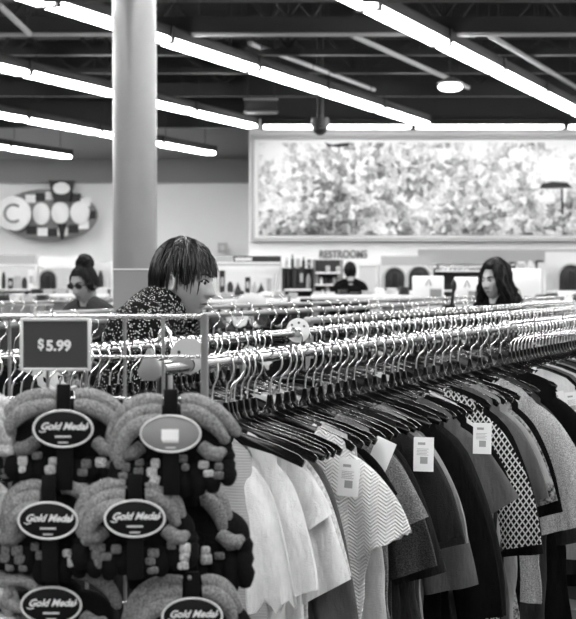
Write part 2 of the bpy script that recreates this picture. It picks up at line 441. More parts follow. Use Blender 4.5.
# ------------------------------------------------------------------ hangers, garments, racks
RAILZ = 1.366; RH = CZ - RAILZ; RR = .0135
def railpos(s, px=None, Y=None):
    X0 = -RH / s
    if Y is None: Y = RH * F / (s * (911 - px))
    return Vector((X0 + SL * Y, Y, RAILZ))
def hook_mb(seg=7, n=16):
    b = MB(); r = .031; cz = RR + .002 - r; pts = []
    for i in range(n + 1):
        a = R(165 - 225 * i / n); pts.append((r * math.cos(a), 0, cz + r * math.sin(a)))
    a0 = Vector(pts[-1]); t0 = Vector((-math.cos(R(30)), 0, -math.sin(R(30))))
    p1 = a0 + t0 * .014; p2 = Vector((0, 0, -.062)); p3 = Vector((0, 0, -.10))
    for i in range(1, 7):
        u = i / 6; pts.append(a0 * (1 - u) ** 3 + p1 * 3 * u * (1 - u) ** 2 + p2 * 3 * u * u * (1 - u) + p3 * u ** 3)
    b.tube(pts, .0024, seg); return b
HPROF = [(.005, -.086), (.008, -.106), (.016, -.122), (.06, -.138), (.13, -.158), (.185, -.180), (.198, -.192)]
def hang_z(x):
    x = abs(x)
    if x <= .016: return -.122
    for (a, c), (d, e) in zip(HPROF, HPROF[1:]):
        if x <= d: return c + (e - c) * (x - a) / (d - a)
    return -.192 - (x - .198) * .9
def hanger_body_mb(th=.0065):
    top = HPROF; bot = [(.192, -.204), (.13, -.180), (.06, -.162), (.0, -.152)]
    right = top + bot; poly = right + [(-a, c) for a, c in (top + bot[:-1])[::-1]]
    b = MB(); b.prism(poly, -th, th, .0028); return b
hk = hook_mb().mesh('hook', m_chrome); hb = hanger_body_mb().mesh('body', m_hanger)
hk_lo = hook_mb(4, 9).mesh('hook', m_chrome)
HANGER = [bpy.data.objects.new('hook', hk), bpy.data.objects.new('body', hb)]
HANGER_LO = [bpy.data.objects.new('hook', hk_lo), bpy.data.objects.new('body', hb)]

def garment_parts(seed, mat, W=None, sw=.19, nw=.085, chest=.23, hem=.25, length=.62, drop=.06, sl=(.20, 52, 70, .082, .08),
                  dep=.02, fold=.010, nr=22, nt=44, sleeve_mat=None, ruffle=0., collar=None, fringe=0., folds_k=1.):
    """a top on a hanger; origin where the hook sits on the rail. sl = length, start angle, end angle, half width at top, at cuff"""
    rnd = random.Random(seed); ph = [rnd.uniform(0, 6.28) for _ in range(8)]
    out = []; hs = min(1, sw / .2)
    hz = lambda x: hang_z(x / hs)
    def ztop(x, front):
        ax = abs(x)
        if ax >= nw: return hz(ax) + .005
        q = math.sqrt(max(0, 1 - (x / nw) ** 2)); base = hz(nw) + .005
        return base - (drop * q if front else .012 * q)
    zsh = hz(sw)
    zh = zsh - length
    b = MB(); rows = []
    def ring(t, inset=0., dz=0.):
        vs = []
        if t < .3: hw = sw + (chest - sw) * smooth(t / .3)
        else: hw = chest + (hem - chest) * smooth((t - .3) / .7)
        d = .012 + (dep - .012) * smooth(t / .25)
        for k in range(nt):
            th = 2 * math.pi * k / nt; c, s_ = math.cos(th), math.sin(th)
            x0 = sw * math.copysign(abs(c) ** .85, c); xx = (hw - inset) * math.copysign(abs(c) ** .85, c)
            y = (d - inset) * math.copysign(abs(s_) ** .8, s_)
            front = s_ < 0
            za = ztop(x0, front) if abs(s_) > .02 else ztop(x0, True)
            z = za + (zh - za) * t
            w = smooth(t / .5)
            y += fold * w * (math.sin(38 * folds_k * xx + ph[0] + 3 * t) + .7 * math.sin(71 * folds_k * xx + ph[1] - 2 * t) + .5 * math.sin(17 * xx + ph[2] + 5 * t))
            xx += fold * w * .8 * math.sin(7 * t + ph[3]) + .004 * w * math.sin(23 * t + ph[4] + 3 * s_)
            z += .006 * w * math.sin(21 * xx + ph[5]) * t + dz
            if fringe and t > .97: z -= fringe * abs(math.sin(90 * xx + ph[6]))
            vs.append((xx, y, z))
        return vs
    for r in range(nr): rows.append(ring(r / (nr - 1)))
    rows.append(ring(1., .0035)); rows.append(ring(.95, .0035))
    vs = [p for rw in rows for p in rw]; fs = []
    for i in range(len(rows) - 1):
        for k in range(nt):
            l = (k + 1) % nt; fs.append((i * nt + k, (i + 1) * nt + k, (i + 1) * nt + l, i * nt + l))
    b.add(vs, fs); out.append(('body', b.mesh('body', mat)))
    if sl:
        L, a0, a1, w0, w1 = sl; n = 20; ns = 24
        for sd in (-1, 1):
            b = MB(); rows = []; p = Vector((sw - .085, 0, zsh - w0 * .70)); dirs = []
            pts = []; m = n
            step = (L + .085) / (n - 1)
            for i in range(n):
                q = (i / (n - 1)) * (L + .085); a = R(26 + (a0 - 26) * smooth((q - .03) / .09) + (a1 - a0) * smooth((q - .08) / max(.06, L)) + 2 * math.sin(3 * i / n + ph[7])); dv = Vector((math.cos(a), 0, -math.sin(a)))
                pts.append((p.copy(), dv, i / (n - 1))); p = p + dv * step
            pts.append((pts[-1][0], pts[-1][1], 2.)); pts.append((pts[-3][0], pts[-3][1], 2.))
            for (c, dv, t) in pts:
                ins = .0035 if t > 1.5 else 0.; t = min(t, 1.)
                nrm = Vector((dv.z, 0, -dv.x)) * -1
                hw = w0 + (w1 - w0) * t - ins; d = .003 + .010 * smooth(t * (L + .085) / .10) + (dep * .75 - .013) * smooth(t) - ins
                for k in range(ns):
                    th = 2 * math.pi * k / ns; cc, s_ = math.cos(th), math.sin(th)
                    q = c + nrm * hw * math.copysign(abs(cc) ** .85, cc)
                    y = d * math.copysign(abs(s_) ** .8, s_) + fold * t * (.8 * math.sin(60 * hw * cc + ph[1] + 4 * t + sd) + .5 * math.sin(9 * t + ph[2]))
                    if ruffle:
                        y += ruffle * t * math.sin(5 * th + ph[3]) ; q = q + dv * ruffle * t * math.sin(7 * th + ph[4])
                    if fringe and t > .98: q = q + dv * fringe * abs(math.sin(4 * th + ph[5]))
                    rows.append((sd * q.x, y, q.z))
            fs = []
            for i in range(len(pts) - 1):
                for k in range(ns):
                    l = (k + 1) % ns; f = (i * ns + k, (i + 1) * ns + k, (i + 1) * ns + l, i * ns + l)
                    fs.append(f if sd < 0 else f[::-1])
            b.add(rows, fs); out.append(('sleeve', b.mesh('sleeve', sleeve_mat or mat)))
    # ribbed neckline
    b = MB(); pts = []
    for i in range(40):
        th = 2 * math.pi * i / 40; c, s_ = math.cos(th), math.sin(th)
        x = nw * c; q = abs(s_); base = hz(nw) + .005
        pts.append((x, -.013 * s_ if s_ > 0 else .011 * -s_, base - (drop * q if s_ > 0 else .012 * q)))
    b.tube(pts, .0045, 6, closed=True, ell=(1., 1.)); out.append(('neckline', b.mesh('neckline', collar or mat)))
    if W:
        mx = max(abs(v.co.x) for _, m in out for v in m.vertices); f = W / mx
        for _, m in out:
            for v in m.vertices: v.co.x *= f
            m.update()
        out[0][1]['fit'] = f * min(1, sw / .2)
    return [bpy.data.objects.new(k, m) for k, m in out]
def price_tag_parts(ink=True):
    b = MB(); b.cur = 0
    b.box(-.024, .024, -.0008, .0008, -.08, 0); b.cur = 1
    if not ink: return b.mesh('price_tag', [m_tag, m_ink])
    b.box(-.014, .004, -.0012, -.0008, -.018, -.012)
    b.box(-.008, .010, -.0012, -.0008, -.062, -.046)
    for i in range(5): b.box(-.016, .012 - .004 * (i % 2), -.0012, -.0008, -.028 - i * .0035, -.0268 - i * .0035)
    return b.mesh('price_tag', [m_tag, m_ink])
TAGMESH = price_tag_parts(); BLANKTAG = price_tag_parts(False)

# kinds of cloth
fb = {}
def fm(key, *a, **k):
    if key not in fb: fb[key] = fabric('cloth ' + key, *a, **k)
    return fb[key]
white = fm('white', .80); offw = fm('off white', .62); lacew = fm('ribbed ivory', .42, 'rib', .38, 2.6)
lacem = fm('white lace', .68, 'mottled', .36, 1.6); chev = fm('white chevron', .80, 'chevron', .66, 2.1)
heat = fm('grey heather', .20, 'heather'); heatd = fm('dark heather', .05, 'heather')
g1 = fm('charcoal', .018); g2 = fm('dark grey', .042); g3 = fm('mid grey', .12); g4 = fm('light grey', .28); blk = fm('black', .005)
latt = fm('lattice', .006, 'lattice', .5, 1.25); strp = fm('striped', .25, 'vstripe', .02); mott = fm('printed', .30, 'mottled', .02)
sweat = fm('pale heather', .42, 'heather'); pants = fm('ivory', .52)

TEE = (.14, 50, 70, .082, .078); CAP = (.08, 45, 60, .08, .075); LONG = (.50, 60, 86, .075, .055); TQ = (.36, 58, 82, .078, .066)
FRONT = [  # hook pixel, short name, label, parts keywords, tag
 (212, 'ivory ribbed blouse', 'sheer ivory blouse with ribbed yoke and ruffled sleeves nearest the glove rack', dict(W=0.18, mat=lacew, sw=.135, nw=.075, chest=.17, hem=.18, length=.72, drop=.10, sl=(.22, 62, 84, .065, .085), ruffle=.012, sleeve_mat=white, collar=white), None),
 (226, 'plain white shirt', 'plain white shirt second from the near end of front rail', dict(W=0.2, mat=white, sw=.165, nw=.07, chest=.19, hem=.20, length=.86, sl=(.20, 58, 78, .075, .07)), None),
 (234, 'white cotton top', 'white cotton top squeezed third from the near end of front rail', dict(W=0.21, mat=white, sw=.17, chest=.19, hem=.2, length=.84, sl=CAP), None),
 (241, 'white crew tee', 'white short sleeved tee with wide cuffs before the chevron top', dict(W=0.24, mat=white, sw=.185, nw=.08, chest=.2, hem=.21, length=.8, sl=(.21, 52, 70, .085, .085)), None),
 (247, 'white lace top', 'white lace top with frilled hem, two garments before the chevron top', dict(W=0.228, mat=lacem, sw=.185, chest=.21, hem=.22, length=.8, sl=(.20, 55, 72, .08, .085), ruffle=.006), None),
 (254, 'grey sleeve top', 'plain grey top whose sleeve shows below the white chevron top', dict(W=0.235, mat=g3, sw=.18, chest=.2, hem=.22, length=.75, sl=(.29, 62, 80, .075, .07)), None),
 (270, 'chevron top', 'white knitted chevron top with fringed edges and a paper tag', dict(W=0.325, mat=chev, sw=.215, nw=.115, chest=.25, hem=.22, length=.50, drop=.09, sl=(.115, 46, 62, .085, .088), fringe=.012, collar=white), (.20, -.215, 3)),
 (279, 'ivory long dress', 'long plain ivory dress hanging behind the chevron top', dict(W=0.32, mat=pants, sw=.15, chest=.21, hem=.26, length=.98, sl=None, dep=.018), None),
 (287, 'charcoal wide neck tee', 'charcoal wide neck tee hanging behind the chevron top shoulder', dict(W=0.25, mat=g2, sw=.20, nw=.12, chest=.22, hem=.23, length=.62, sl=TEE, collar=g3), None),
 (293, 'black blouse', 'black blouse before the grey heather tee', dict(W=0.245, mat=blk, sw=.17, chest=.2, hem=.22, length=.7, sl=CAP), None),
 (305, 'grey heather tee', 'grey heather tee with a tilted blank white tag', dict(W=0.3, mat=heat, sw=.185, nw=.075, chest=.22, hem=.23, length=.62, sl=(.125, 50, 66, .082, .080)), (.215, -.195, 22)),
 (313, 'dark striped top', 'dark striped top behind the grey heather tee', dict(W=0.305, mat=heatd, sw=.19, chest=.21, hem=.23, length=.66, sl=(.24, 56, 74, .08, .075)), None),
 (321, 'dark grey sweater', 'dark grey sweater two places behind the grey heather tee', dict(W=0.31, mat=g1, sw=.185, chest=.21, hem=.23, length=.64, sl=(.26, 58, 76, .08, .075)), None),
 (330, 'black tagged tee', 'black tee with upright white price tag in mid rail', dict(W=0.325, mat=g1, sw=.20, nw=.08, chest=.22, hem=.24, length=.66, sl=(.19, 52, 74, .085, .085)), (.24, -.205, 0)),
 (338, 'slate tee', 'slate grey tee right behind the black tagged tee', dict(W=0.32, mat=g2, sw=.205, chest=.23, hem=.24, length=.66, sl=(.21, 54, 76, .085, .08)), None),
 (346, 'pale grey top', 'pale grey top showing as a light sliver behind the slate tee', dict(W=0.32, mat=g4, sw=.20, chest=.225, hem=.24, length=.72, sl=(.22, 54, 76, .08, .07)), None),
 (354, 'grey three quarter sleeve top', 'mid grey top with broad elbow sleeves before the black coat', dict(W=0.315, mat=g3, sw=.195, chest=.225, hem=.24, length=.85, sl=(.34, 62, 80, .08, .085)), None),
 (366, 'black coat', 'long black coat with long sleeves in mid rail', dict(W=0.358, mat=blk, sw=.21, nw=.09, chest=.23, hem=.25, length=.86, sl=(.42, 62, 82, .085, .07)), None),
 (375, 'charcoal cardigan', 'charcoal cardigan directly behind the long black coat', dict(W=0.35, mat=g1, sw=.215, chest=.23, hem=.25, length=.82, sl=(.42, 62, 84, .085, .065)), None),
 (384, 'grey tagged tee', 'grey tee with a pointed sleeve and a white price tag', dict(W=0.365, mat=g3, sw=.225, nw=.09, chest=.24, hem=.25, length=.66, sl=(.16, 46, 60, .09, .10)), (.275, -.205, 0)),
 (392, 'black camisole', 'black top behind the grey tagged tee', dict(W=0.34, mat=blk, sw=.215, chest=.23, hem=.25, length=.7, sl=TEE), None),
 (398, 'striped long dress', 'narrow striped long dress before the lattice knit top', dict(W=0.3, mat=strp, sw=.20, chest=.23, hem=.25, length=.95, sl=(.3, 62, 82, .07, .06)), None),
 (404, 'white collar shirt', 'white shirt collar showing just before the lattice knit top', dict(W=0.26, mat=offw, sw=.19, chest=.22, hem=.23, length=.7, sl=CAP), None),
 (416, 'lattice knit top', 'black and white lattice knit top in the right half of front rail', dict(W=0.368, mat=latt, sw=.205, nw=.09, chest=.24, hem=.25, length=.62, sl=(.30, 56, 82, .085, .075)), None),
 (425, 'black lined skirt top', 'black top right behind the lattice knit top', dict(W=0.35, mat=blk, sw=.20, chest=.24, hem=.25, length=.85, sl=(.34, 60, 84, .08, .07)), None),
 (434, 'mid grey shirt', 'mid grey shirt two places behind the lattice knit top', dict(W=0.345, mat=g3, sw=.215, chest=.24, hem=.25, length=.8, sl=(.2, 52, 74, .085, .075)), None),
 (442, 'pale grey shirt', 'pale grey shirt three places behind the lattice knit top', dict(W=0.335, mat=g4, sw=.22, chest=.24, hem=.25, length=.66, sl=(.16, 50, 70, .085, .08)), None),
 (450, 'printed blouse', 'black and white printed blouse before the pale heather sweater', dict(W=0.33, mat=mott, sw=.225, chest=.24, hem=.25, length=.72, sl=(.22, 54, 76, .085, .08)), None),
 (458, 'black evening top', 'black top directly before the pale heather sweater', dict(W=0.33, mat=blk, sw=.225, chest=.24, hem=.25, length=.85, sl=(.26, 56, 78, .085, .075)), None),
 (470, 'pale heather sweater', 'pale grey heather sweater with wide sleeve near the right edge', dict(W=0.42, mat=sweat, sw=.235, nw=.09, chest=.26, hem=.26, length=.62, sl=(.30, 54, 78, .11, .12)), None),
 (480, 'dark ribbed jumper', 'dark jumper directly behind the pale heather sweater', dict(W=0.37, mat=g2, sw=.23, chest=.25, hem=.26, length=.8, sl=(.38, 58, 82, .09, .07)), None),
 (490, 'black long dress', 'long black dress two places behind the pale heather sweater', dict(W=0.36, mat=blk, sw=.22, chest=.25, hem=.27, length=.98, sl=TEE), None),
 (500, 'black tagged shirt', 'black shirt with white tag at the right edge', dict(W=0.37, mat=blk, sw=.225, chest=.25, hem=.26, length=.85, sl=LONG), (.2, -.21, -12)),
 (510, 'white tagged shirt', 'white shirt with tag behind the black tagged shirt at right edge', dict(W=0.37, mat=offw, sw=.215, chest=.24, hem=.25, length=.6, sl=TEE), (.22, -.22, -8)),
]
ORD = ['second', 'third', 'fourth', 'fifth', 'sixth', 'seventh', 'eighth', 'ninth', 'tenth', 'eleventh', 'twelfth', 'thirteenth', 'fourteenth']
def front_rail():
    S = .1173
    for i, (px, short, lab, kw, tg) in enumerate(FRONT):
        parts = garment_parts(100 + i, **kw)
        loc = railpos(S, px); rz = RA + R(random.uniform(-4, 4))
        h = instance(HANGER, loc, (0, 0, rz), 'clothes_hanger', 'black plastic hanger with chrome hook holding the ' + short, 'hanger', 'hangers on the front rail')
        h.children[1].scale.x = parts[0].data.get('fit', 1.)
        g = instance(parts, loc, (0, 0, rz), 'hanging_shirt' if 'dress' not in short and 'coat' not in short else ('hanging_dress' if 'dress' in short else 'hanging_coat'), lab, 'clothes', 'clothes on the front rail')
        if tg:
            o = bpy.data.objects.new('price_tag', BLANKTAG if 'blank' in lab else TAGMESH); COL.objects.link(o); o.parent = g
            o.location = (tg[0], -.036, tg[1]); o.rotation_euler = (R(-4), R(tg[2]), 0); o['label'] = 'white paper price tag'
    # denser run of clothes to the far end
    cols = [(g2, 'dark grey'), (blk, 'black'), (g3, 'mid grey'), (offw, 'off white'), (g1, 'charcoal'), (blk, 'black'), (g4, 'light grey'), (heatd, 'dark heather')]
    protos = [garment_parts(300 + k, m, sw=.215, chest=.24, hem=.25, length=.66 + .05 * (k % 4), sl=(.2 + .05 * (k % 3), 54, 78, .085, .075), nr=14, nt=32) for k, (m, _) in enumerate(cols)]
    n = 0; Y = railpos(S, 510).y
    while Y < 7.9:
        Y += .062 * RD.y; k = n % len(cols); loc = railpos(S, Y=Y); rz = RA + R(random.uniform(-4, 4))
        ordn = ORD[n] if n < len(ORD) else None
        lab = f'{cols[k][1]} top, {ordn} behind the white tagged shirt on front rail' if n < len(ORD) else f'{cols[k][1]} top crowded at the far end of the front rail'
        if n == 0: lab = f'{cols[k][1]} top directly behind the white tagged shirt on front rail'
        elif n < len(ORD): lab = f'{cols[k][1]} top, {ORD[n-1]} behind the white tagged shirt on front rail'
        instance(HANGER_LO, loc, (0, 0, rz), 'clothes_hanger', 'black plastic hanger with chrome hook near the far end of front rail', 'hanger', 'hangers at the far end of the front rail')
        instance(protos[k], loc, (0, 0, rz), 'hanging_shirt', lab, 'clothes', 'clothes on the front rail')
        n += 1
    # empty hooks bunched on the rail between the clothes
    for px in [230]:
        loc = railpos(S, px); rz = RA + R(random.uniform(-14, 14))
        instance(HANGER, loc, (0, 0, rz), 'clothes_hanger', 'empty black hanger with chrome hook squeezed between clothes on front rail', 'hanger', 'empty hangers on the front rail')
front_rail()

def rack(s, Y0, Y1, label, near_end=True):
    m_rail = globals()['m_rail'] if s > .08 else m_rail_far
    a = railpos(s, Y=Y0); c = railpos(s, Y=Y1); Lr = (c - a).length
    t = thing('clothes_rack', label, 'clothes rack', (a.x, a.y, 0), math.atan2(-RD.x, RD.y))
    b = MB(); b.tube([(0, 0, RAILZ), (0, Lr, RAILZ)], RR, 20); b.build('rail', m_rail, t)
    b = MB(); b.tube([(0, .0, RAILZ - .6), (0, Lr, RAILZ - 1.2 + .0)], .001, 4) if False else None
    for y in (.02, Lr - .02):
        b = MB(); b.tube([(0, y, .06), (0, y, RAILZ - RR)], .016, 14); p = b.build('post', m_rail, t)
        b = MB(); b.tube([(-.26, y, .05), (.26, y, .05)], .016, 12); b.build('foot', m_rail, t)
        for x in (-.25, .25):
            b = MB(); b.ball((x, y, .022), .022, 12, 8); b.build('caster', m_black, t)
    for y, e in ((-.012, 0), (Lr + .012, 1)):
        b = MB(); b.ball((0, y, RAILZ), (RR * 1.15, .014, RR * 1.15), 16, 8); b.build('end_cap', m_mid, t)
    return t
rack(.1173, railpos(.1173, 160).y, 8.1, 'front clothes rack with a chrome rail packed with tops and hangers')
rack(.086, 3.3, 10.4, 'second clothes rack, chrome rail running behind the front rack')
rack(.067, 6.9, 12.5, 'third clothes rack, in front of the long haired shopper')
rack(.050, 5.8, 16, 'fourth clothes rack, behind the man in the dotted shirt')
rack(.039, 8.2, 18, 'fifth clothes rack, before the shopper with the hair bun')
rack(.0255, 11.8, 17.6, 'sixth clothes rack, farthest from the camera')

def fill(s, Y0, Y1, step, label, gl, gh, nmin, seed, lights=.15, skip=None):
    rnd = random.Random(seed)
    mats = [blk, g1, blk, g2, g3, mott, heatd, offw]
    protos = [garment_parts(seed * 10 + k, m, sw=.20, chest=.22, hem=.24, length=.6 + .06 * (k % 4), sl=(.2 + .08 * (k % 3), 56, 80, .085, .07), nr=10, nt=24) for k, m in enumerate(mats)]
    w = ['dark'] * 0
    names = ['black', 'charcoal', 'black', 'dark grey', 'mid grey', 'black and white printed', 'dark heather', 'off white']
    Y = Y0
    while Y < Y1:
        if not (skip and skip[0] < Y < skip[1]):
            loc = railpos(s, Y=Y); rz = RA + R(rnd.uniform(-9, 9)); k = rnd.randrange(7) if rnd.random() > lights else 7
            instance(HANGER_LO, loc, (0, 0, rz), 'clothes_hanger', 'black hanger with chrome hook on the ' + label, 'hanger', 'hangers on the ' + label)
            instance(protos[k], loc, (0, 0, rz), 'hanging_shirt', names[k] + ' top hanging on the ' + label, 'clothes', names[k] + ' clothes on the ' + label)
        Y += step * rnd.uniform(.6, 1.4)
fill(.086, 3.36, 5.0, .05, 'second clothes rail near the price sign', '', '', 0, 26, .04)
fill(.086, 5.25, 10.3, .08, 'second clothes rail behind the front rack', '', '', 0, 21, .06)
fill(.067, 7.0, 12.3, .085, 'third clothes rail before the long haired shopper', '', '', 0, 22, .12)
fill(.050, 5.9, 7.6, .075, 'fourth clothes rail left of the man', '', '', 0, 27, .1)
fill(.050, 7.7, 15.5, .19, 'fourth clothes rail behind the dotted shirt', '', '', 0, 23, .15)
fill(.039, 8.3, 17.5, .30, 'fifth clothes rail before the hair bun shopper', '', '', 0, 24, .2)
fill(.0255, 12, 17.4, .22, 'sixth and farthest clothes rail', '', '', 0, 25, .3)

# size dividers and rail end pieces
def divider(s, px, r, label, mat, tilt=0., holes=True, marks=((-.5, .75), (.1, 1.05), (.55, .6)), lift=.55):
    loc = railpos(s, px)
    t = thing('size_divider', label, 'size divider', loc, RA + R(tilt))
    b = MB(); n = 40; ro, ri = r, RR + .001; vs = []; fs = []
    off = r - RR - .012
    for y in (-.002, .002):
        for k in range(n):
            a = 2 * math.pi * k / n; vs.append((ro * math.cos(a), y, ro * math.sin(a) + off * lift)); vs.append((ri * math.cos(a), y, ri * math.sin(a)))
    for k in range(n):
        l = (k + 1) % n
        fs += [(2 * k, 2 * l, 2 * l + 1, 2 * k + 1), (2 * n + 2 * k, 2 * n + 2 * k + 1, 2 * n + 2 * l + 1, 2 * n + 2 * l),
               (2 * k, 2 * n + 2 * k, 2 * n + 2 * l, 2 * l), (2 * k + 1, 2 * l + 1, 2 * n + 2 * l + 1, 2 * n + 2 * k + 1)]
    b.add(vs, fs); b.build('disc', mat, t, flat=True)
    if holes:
        b = MB()
        for (x, z) in marks:
            b.tube([(x * r, -.003, off * .55 + z * r * .6), (x * r, .003, off * .55 + z * r * .6)], r * .1, 12)
        b.build('punch_marks', m_dark, t)
    return t
divider(.086, 298, .038, 'white round size divider with dark holes on the second rail', m_white)
divider(.1173, 188, .035, 'pale round size divider at the near end of front rail', M('divider plastic', .42, .5), 8, marks=((-.5, .9),), lift=1.8)
loc = railpos(.1173, 150)
t = thing('rail_end_marker', 'grey spade shaped marker on the near tip of front rail', 'marker', loc, RA)
b = MB(); b.prism([(-.020, -.014), (-.024, -.004), (-.013, .018), (-.003, .038), (.003, .038), (.013, .018), (.024, -.004), (.020, -.014), (.010, -.021), (-.010, -.021)][::-1], -.006, .006, .002); b.build('plate', m_grey, t)
b = MB(); b.tube([(0, .0, 0), (0, railpos(.1173, 160).y - loc.y - .03, 0)], .006, 10); b.build('pin', m_chrome, t)
loc = railpos(.086, 165)
t = thing('rail_clip', 'small pointed metal clip on the second rail before the man', 'clip', loc, RA)
b = MB(); b.tube([(-.025, 0, -.012), (-.013, 0, .03), (0, 0, .048), (.013, 0, .03), (.025, 0, -.012)], .0045, 8); b.build('wire', m_chrome, t)
b = MB(); b.tube([(-.02, 0, .0145), (.02, 0, .0145)], .004, 8); b.build('bar', m_chrome, t)

# ------------------------------------------------------------------ wire grid with gloves
GY = 2.75
def glove_rack():
    u = GY / F
    t = thing('wire_grid_rack', 'wire grid display rack carrying knit gloves and the price sign', 'display rack', (wx(60, GY), GY, 0))
    X = lambda px: wx(px, GY) - t.location.x
    top = wz(316.5, GY); xs = [-68, -30, 9, 47, 86, 124.5, 163]; x0, x1 = X(-105), X(204)
    def wire(name, a, c, r, m): b = MB(); b.tube([a, c], r, 10); return b.build(name, m, t)
    for px in (-105, 204.5): wire('upright_post', (X(px), 0, .02), (X(px), 0, top + .004), .0062, m_wire)
    for px in xs: wire('vertical_wire', (X(px), .004, .3), (X(px), .004, top), .0027, m_wire)
    ys = [316.5, 357, 398.5, 440, 481, 522, 563, 604, 645, 690, 740, 790, 840, 900, 960, 1020]
    for i, py in enumerate(ys): wire('horizontal_wire', (x0, 0, wz(py, GY)), (x1, 0, wz(py, GY)), .0036 if i == 0 else .0027, m_wire_lit)  # crosswires in a paler copy of the wire colour, painted as lit
    for px in (-105, 204.5):
        b = MB(); b.tube([(X(px), -.25, .02), (X(px), .25, .02)], .012, 12); b.build('foot', m_wire, t)
    # pegs
    for (px, py) in PEGS:
        b = MB(); z = wz(py, GY - .1); x = wx(px, GY - .1) - t.location.x
        b.tube([(x, .0, z), (x, -.16, z + .002), (x, -.175, z + .012)], .003, 8); b.build('peg', m_wire, t)
    # price sign
    Y = GY - .03; u = Y / F
    s = thing('price_sign', 'dark $5.99 price sign in a pale frame on the wire grid', 'sign', P(55.5, 344.5, Y))
    w, h = 35.5 * u, 26.5 * u
    b = MB(); b.box(-w + .002, w - .002, -.002, .002, -h + .002, h - .002); b.build('panel', M('sign panel', .055, .25, spec=.5), s, flat=True)
    b = MB(); q = 3.2 * u
    b.box(-w, -w + q, -.005, .005, -h, h, .0015); b.box(w - q, w, -.005, .005, -h, h, .0015); b.box(-w + q, w - q, -.005, .005, -h, -h + q, .0015); b.box(-w + q, w - q, -.005, .005, h - q, h, .0015)
    b.build('frame', m_pale, s)
    text('lettering', '5.99', 14.5 * u, m_letter, s, (3.2 * u, -.0032, -1.6 * u), off=.0009)
    d_ = text('dollar_sign', 'S', 12.5 * u, m_letter, s, (-14.5 * u, -.0032, 0), off=.0009)
    b = MB(); b.box(-.7 * u, .7 * u, -.0003, .0003, -6.2 * u, -4.2 * u); b.box(-.7 * u, .7 * u, -.0003, .0003, 4.2 * u, 6.2 * u); q_ = b.build('dollar_stroke', m_letter, s, flat=True); q_.location = (-14.5 * u, -.0032, 0)
    b = MB()
    for x in (-w * .6, w * .6): b.tube([(x, .004, h - .004), (x, .006, h + .004), (x, .022, h + .006), (x, .03, h + .0)], .0018, 6)
    b.build('hooks', m_wire, s)
PEGS = []
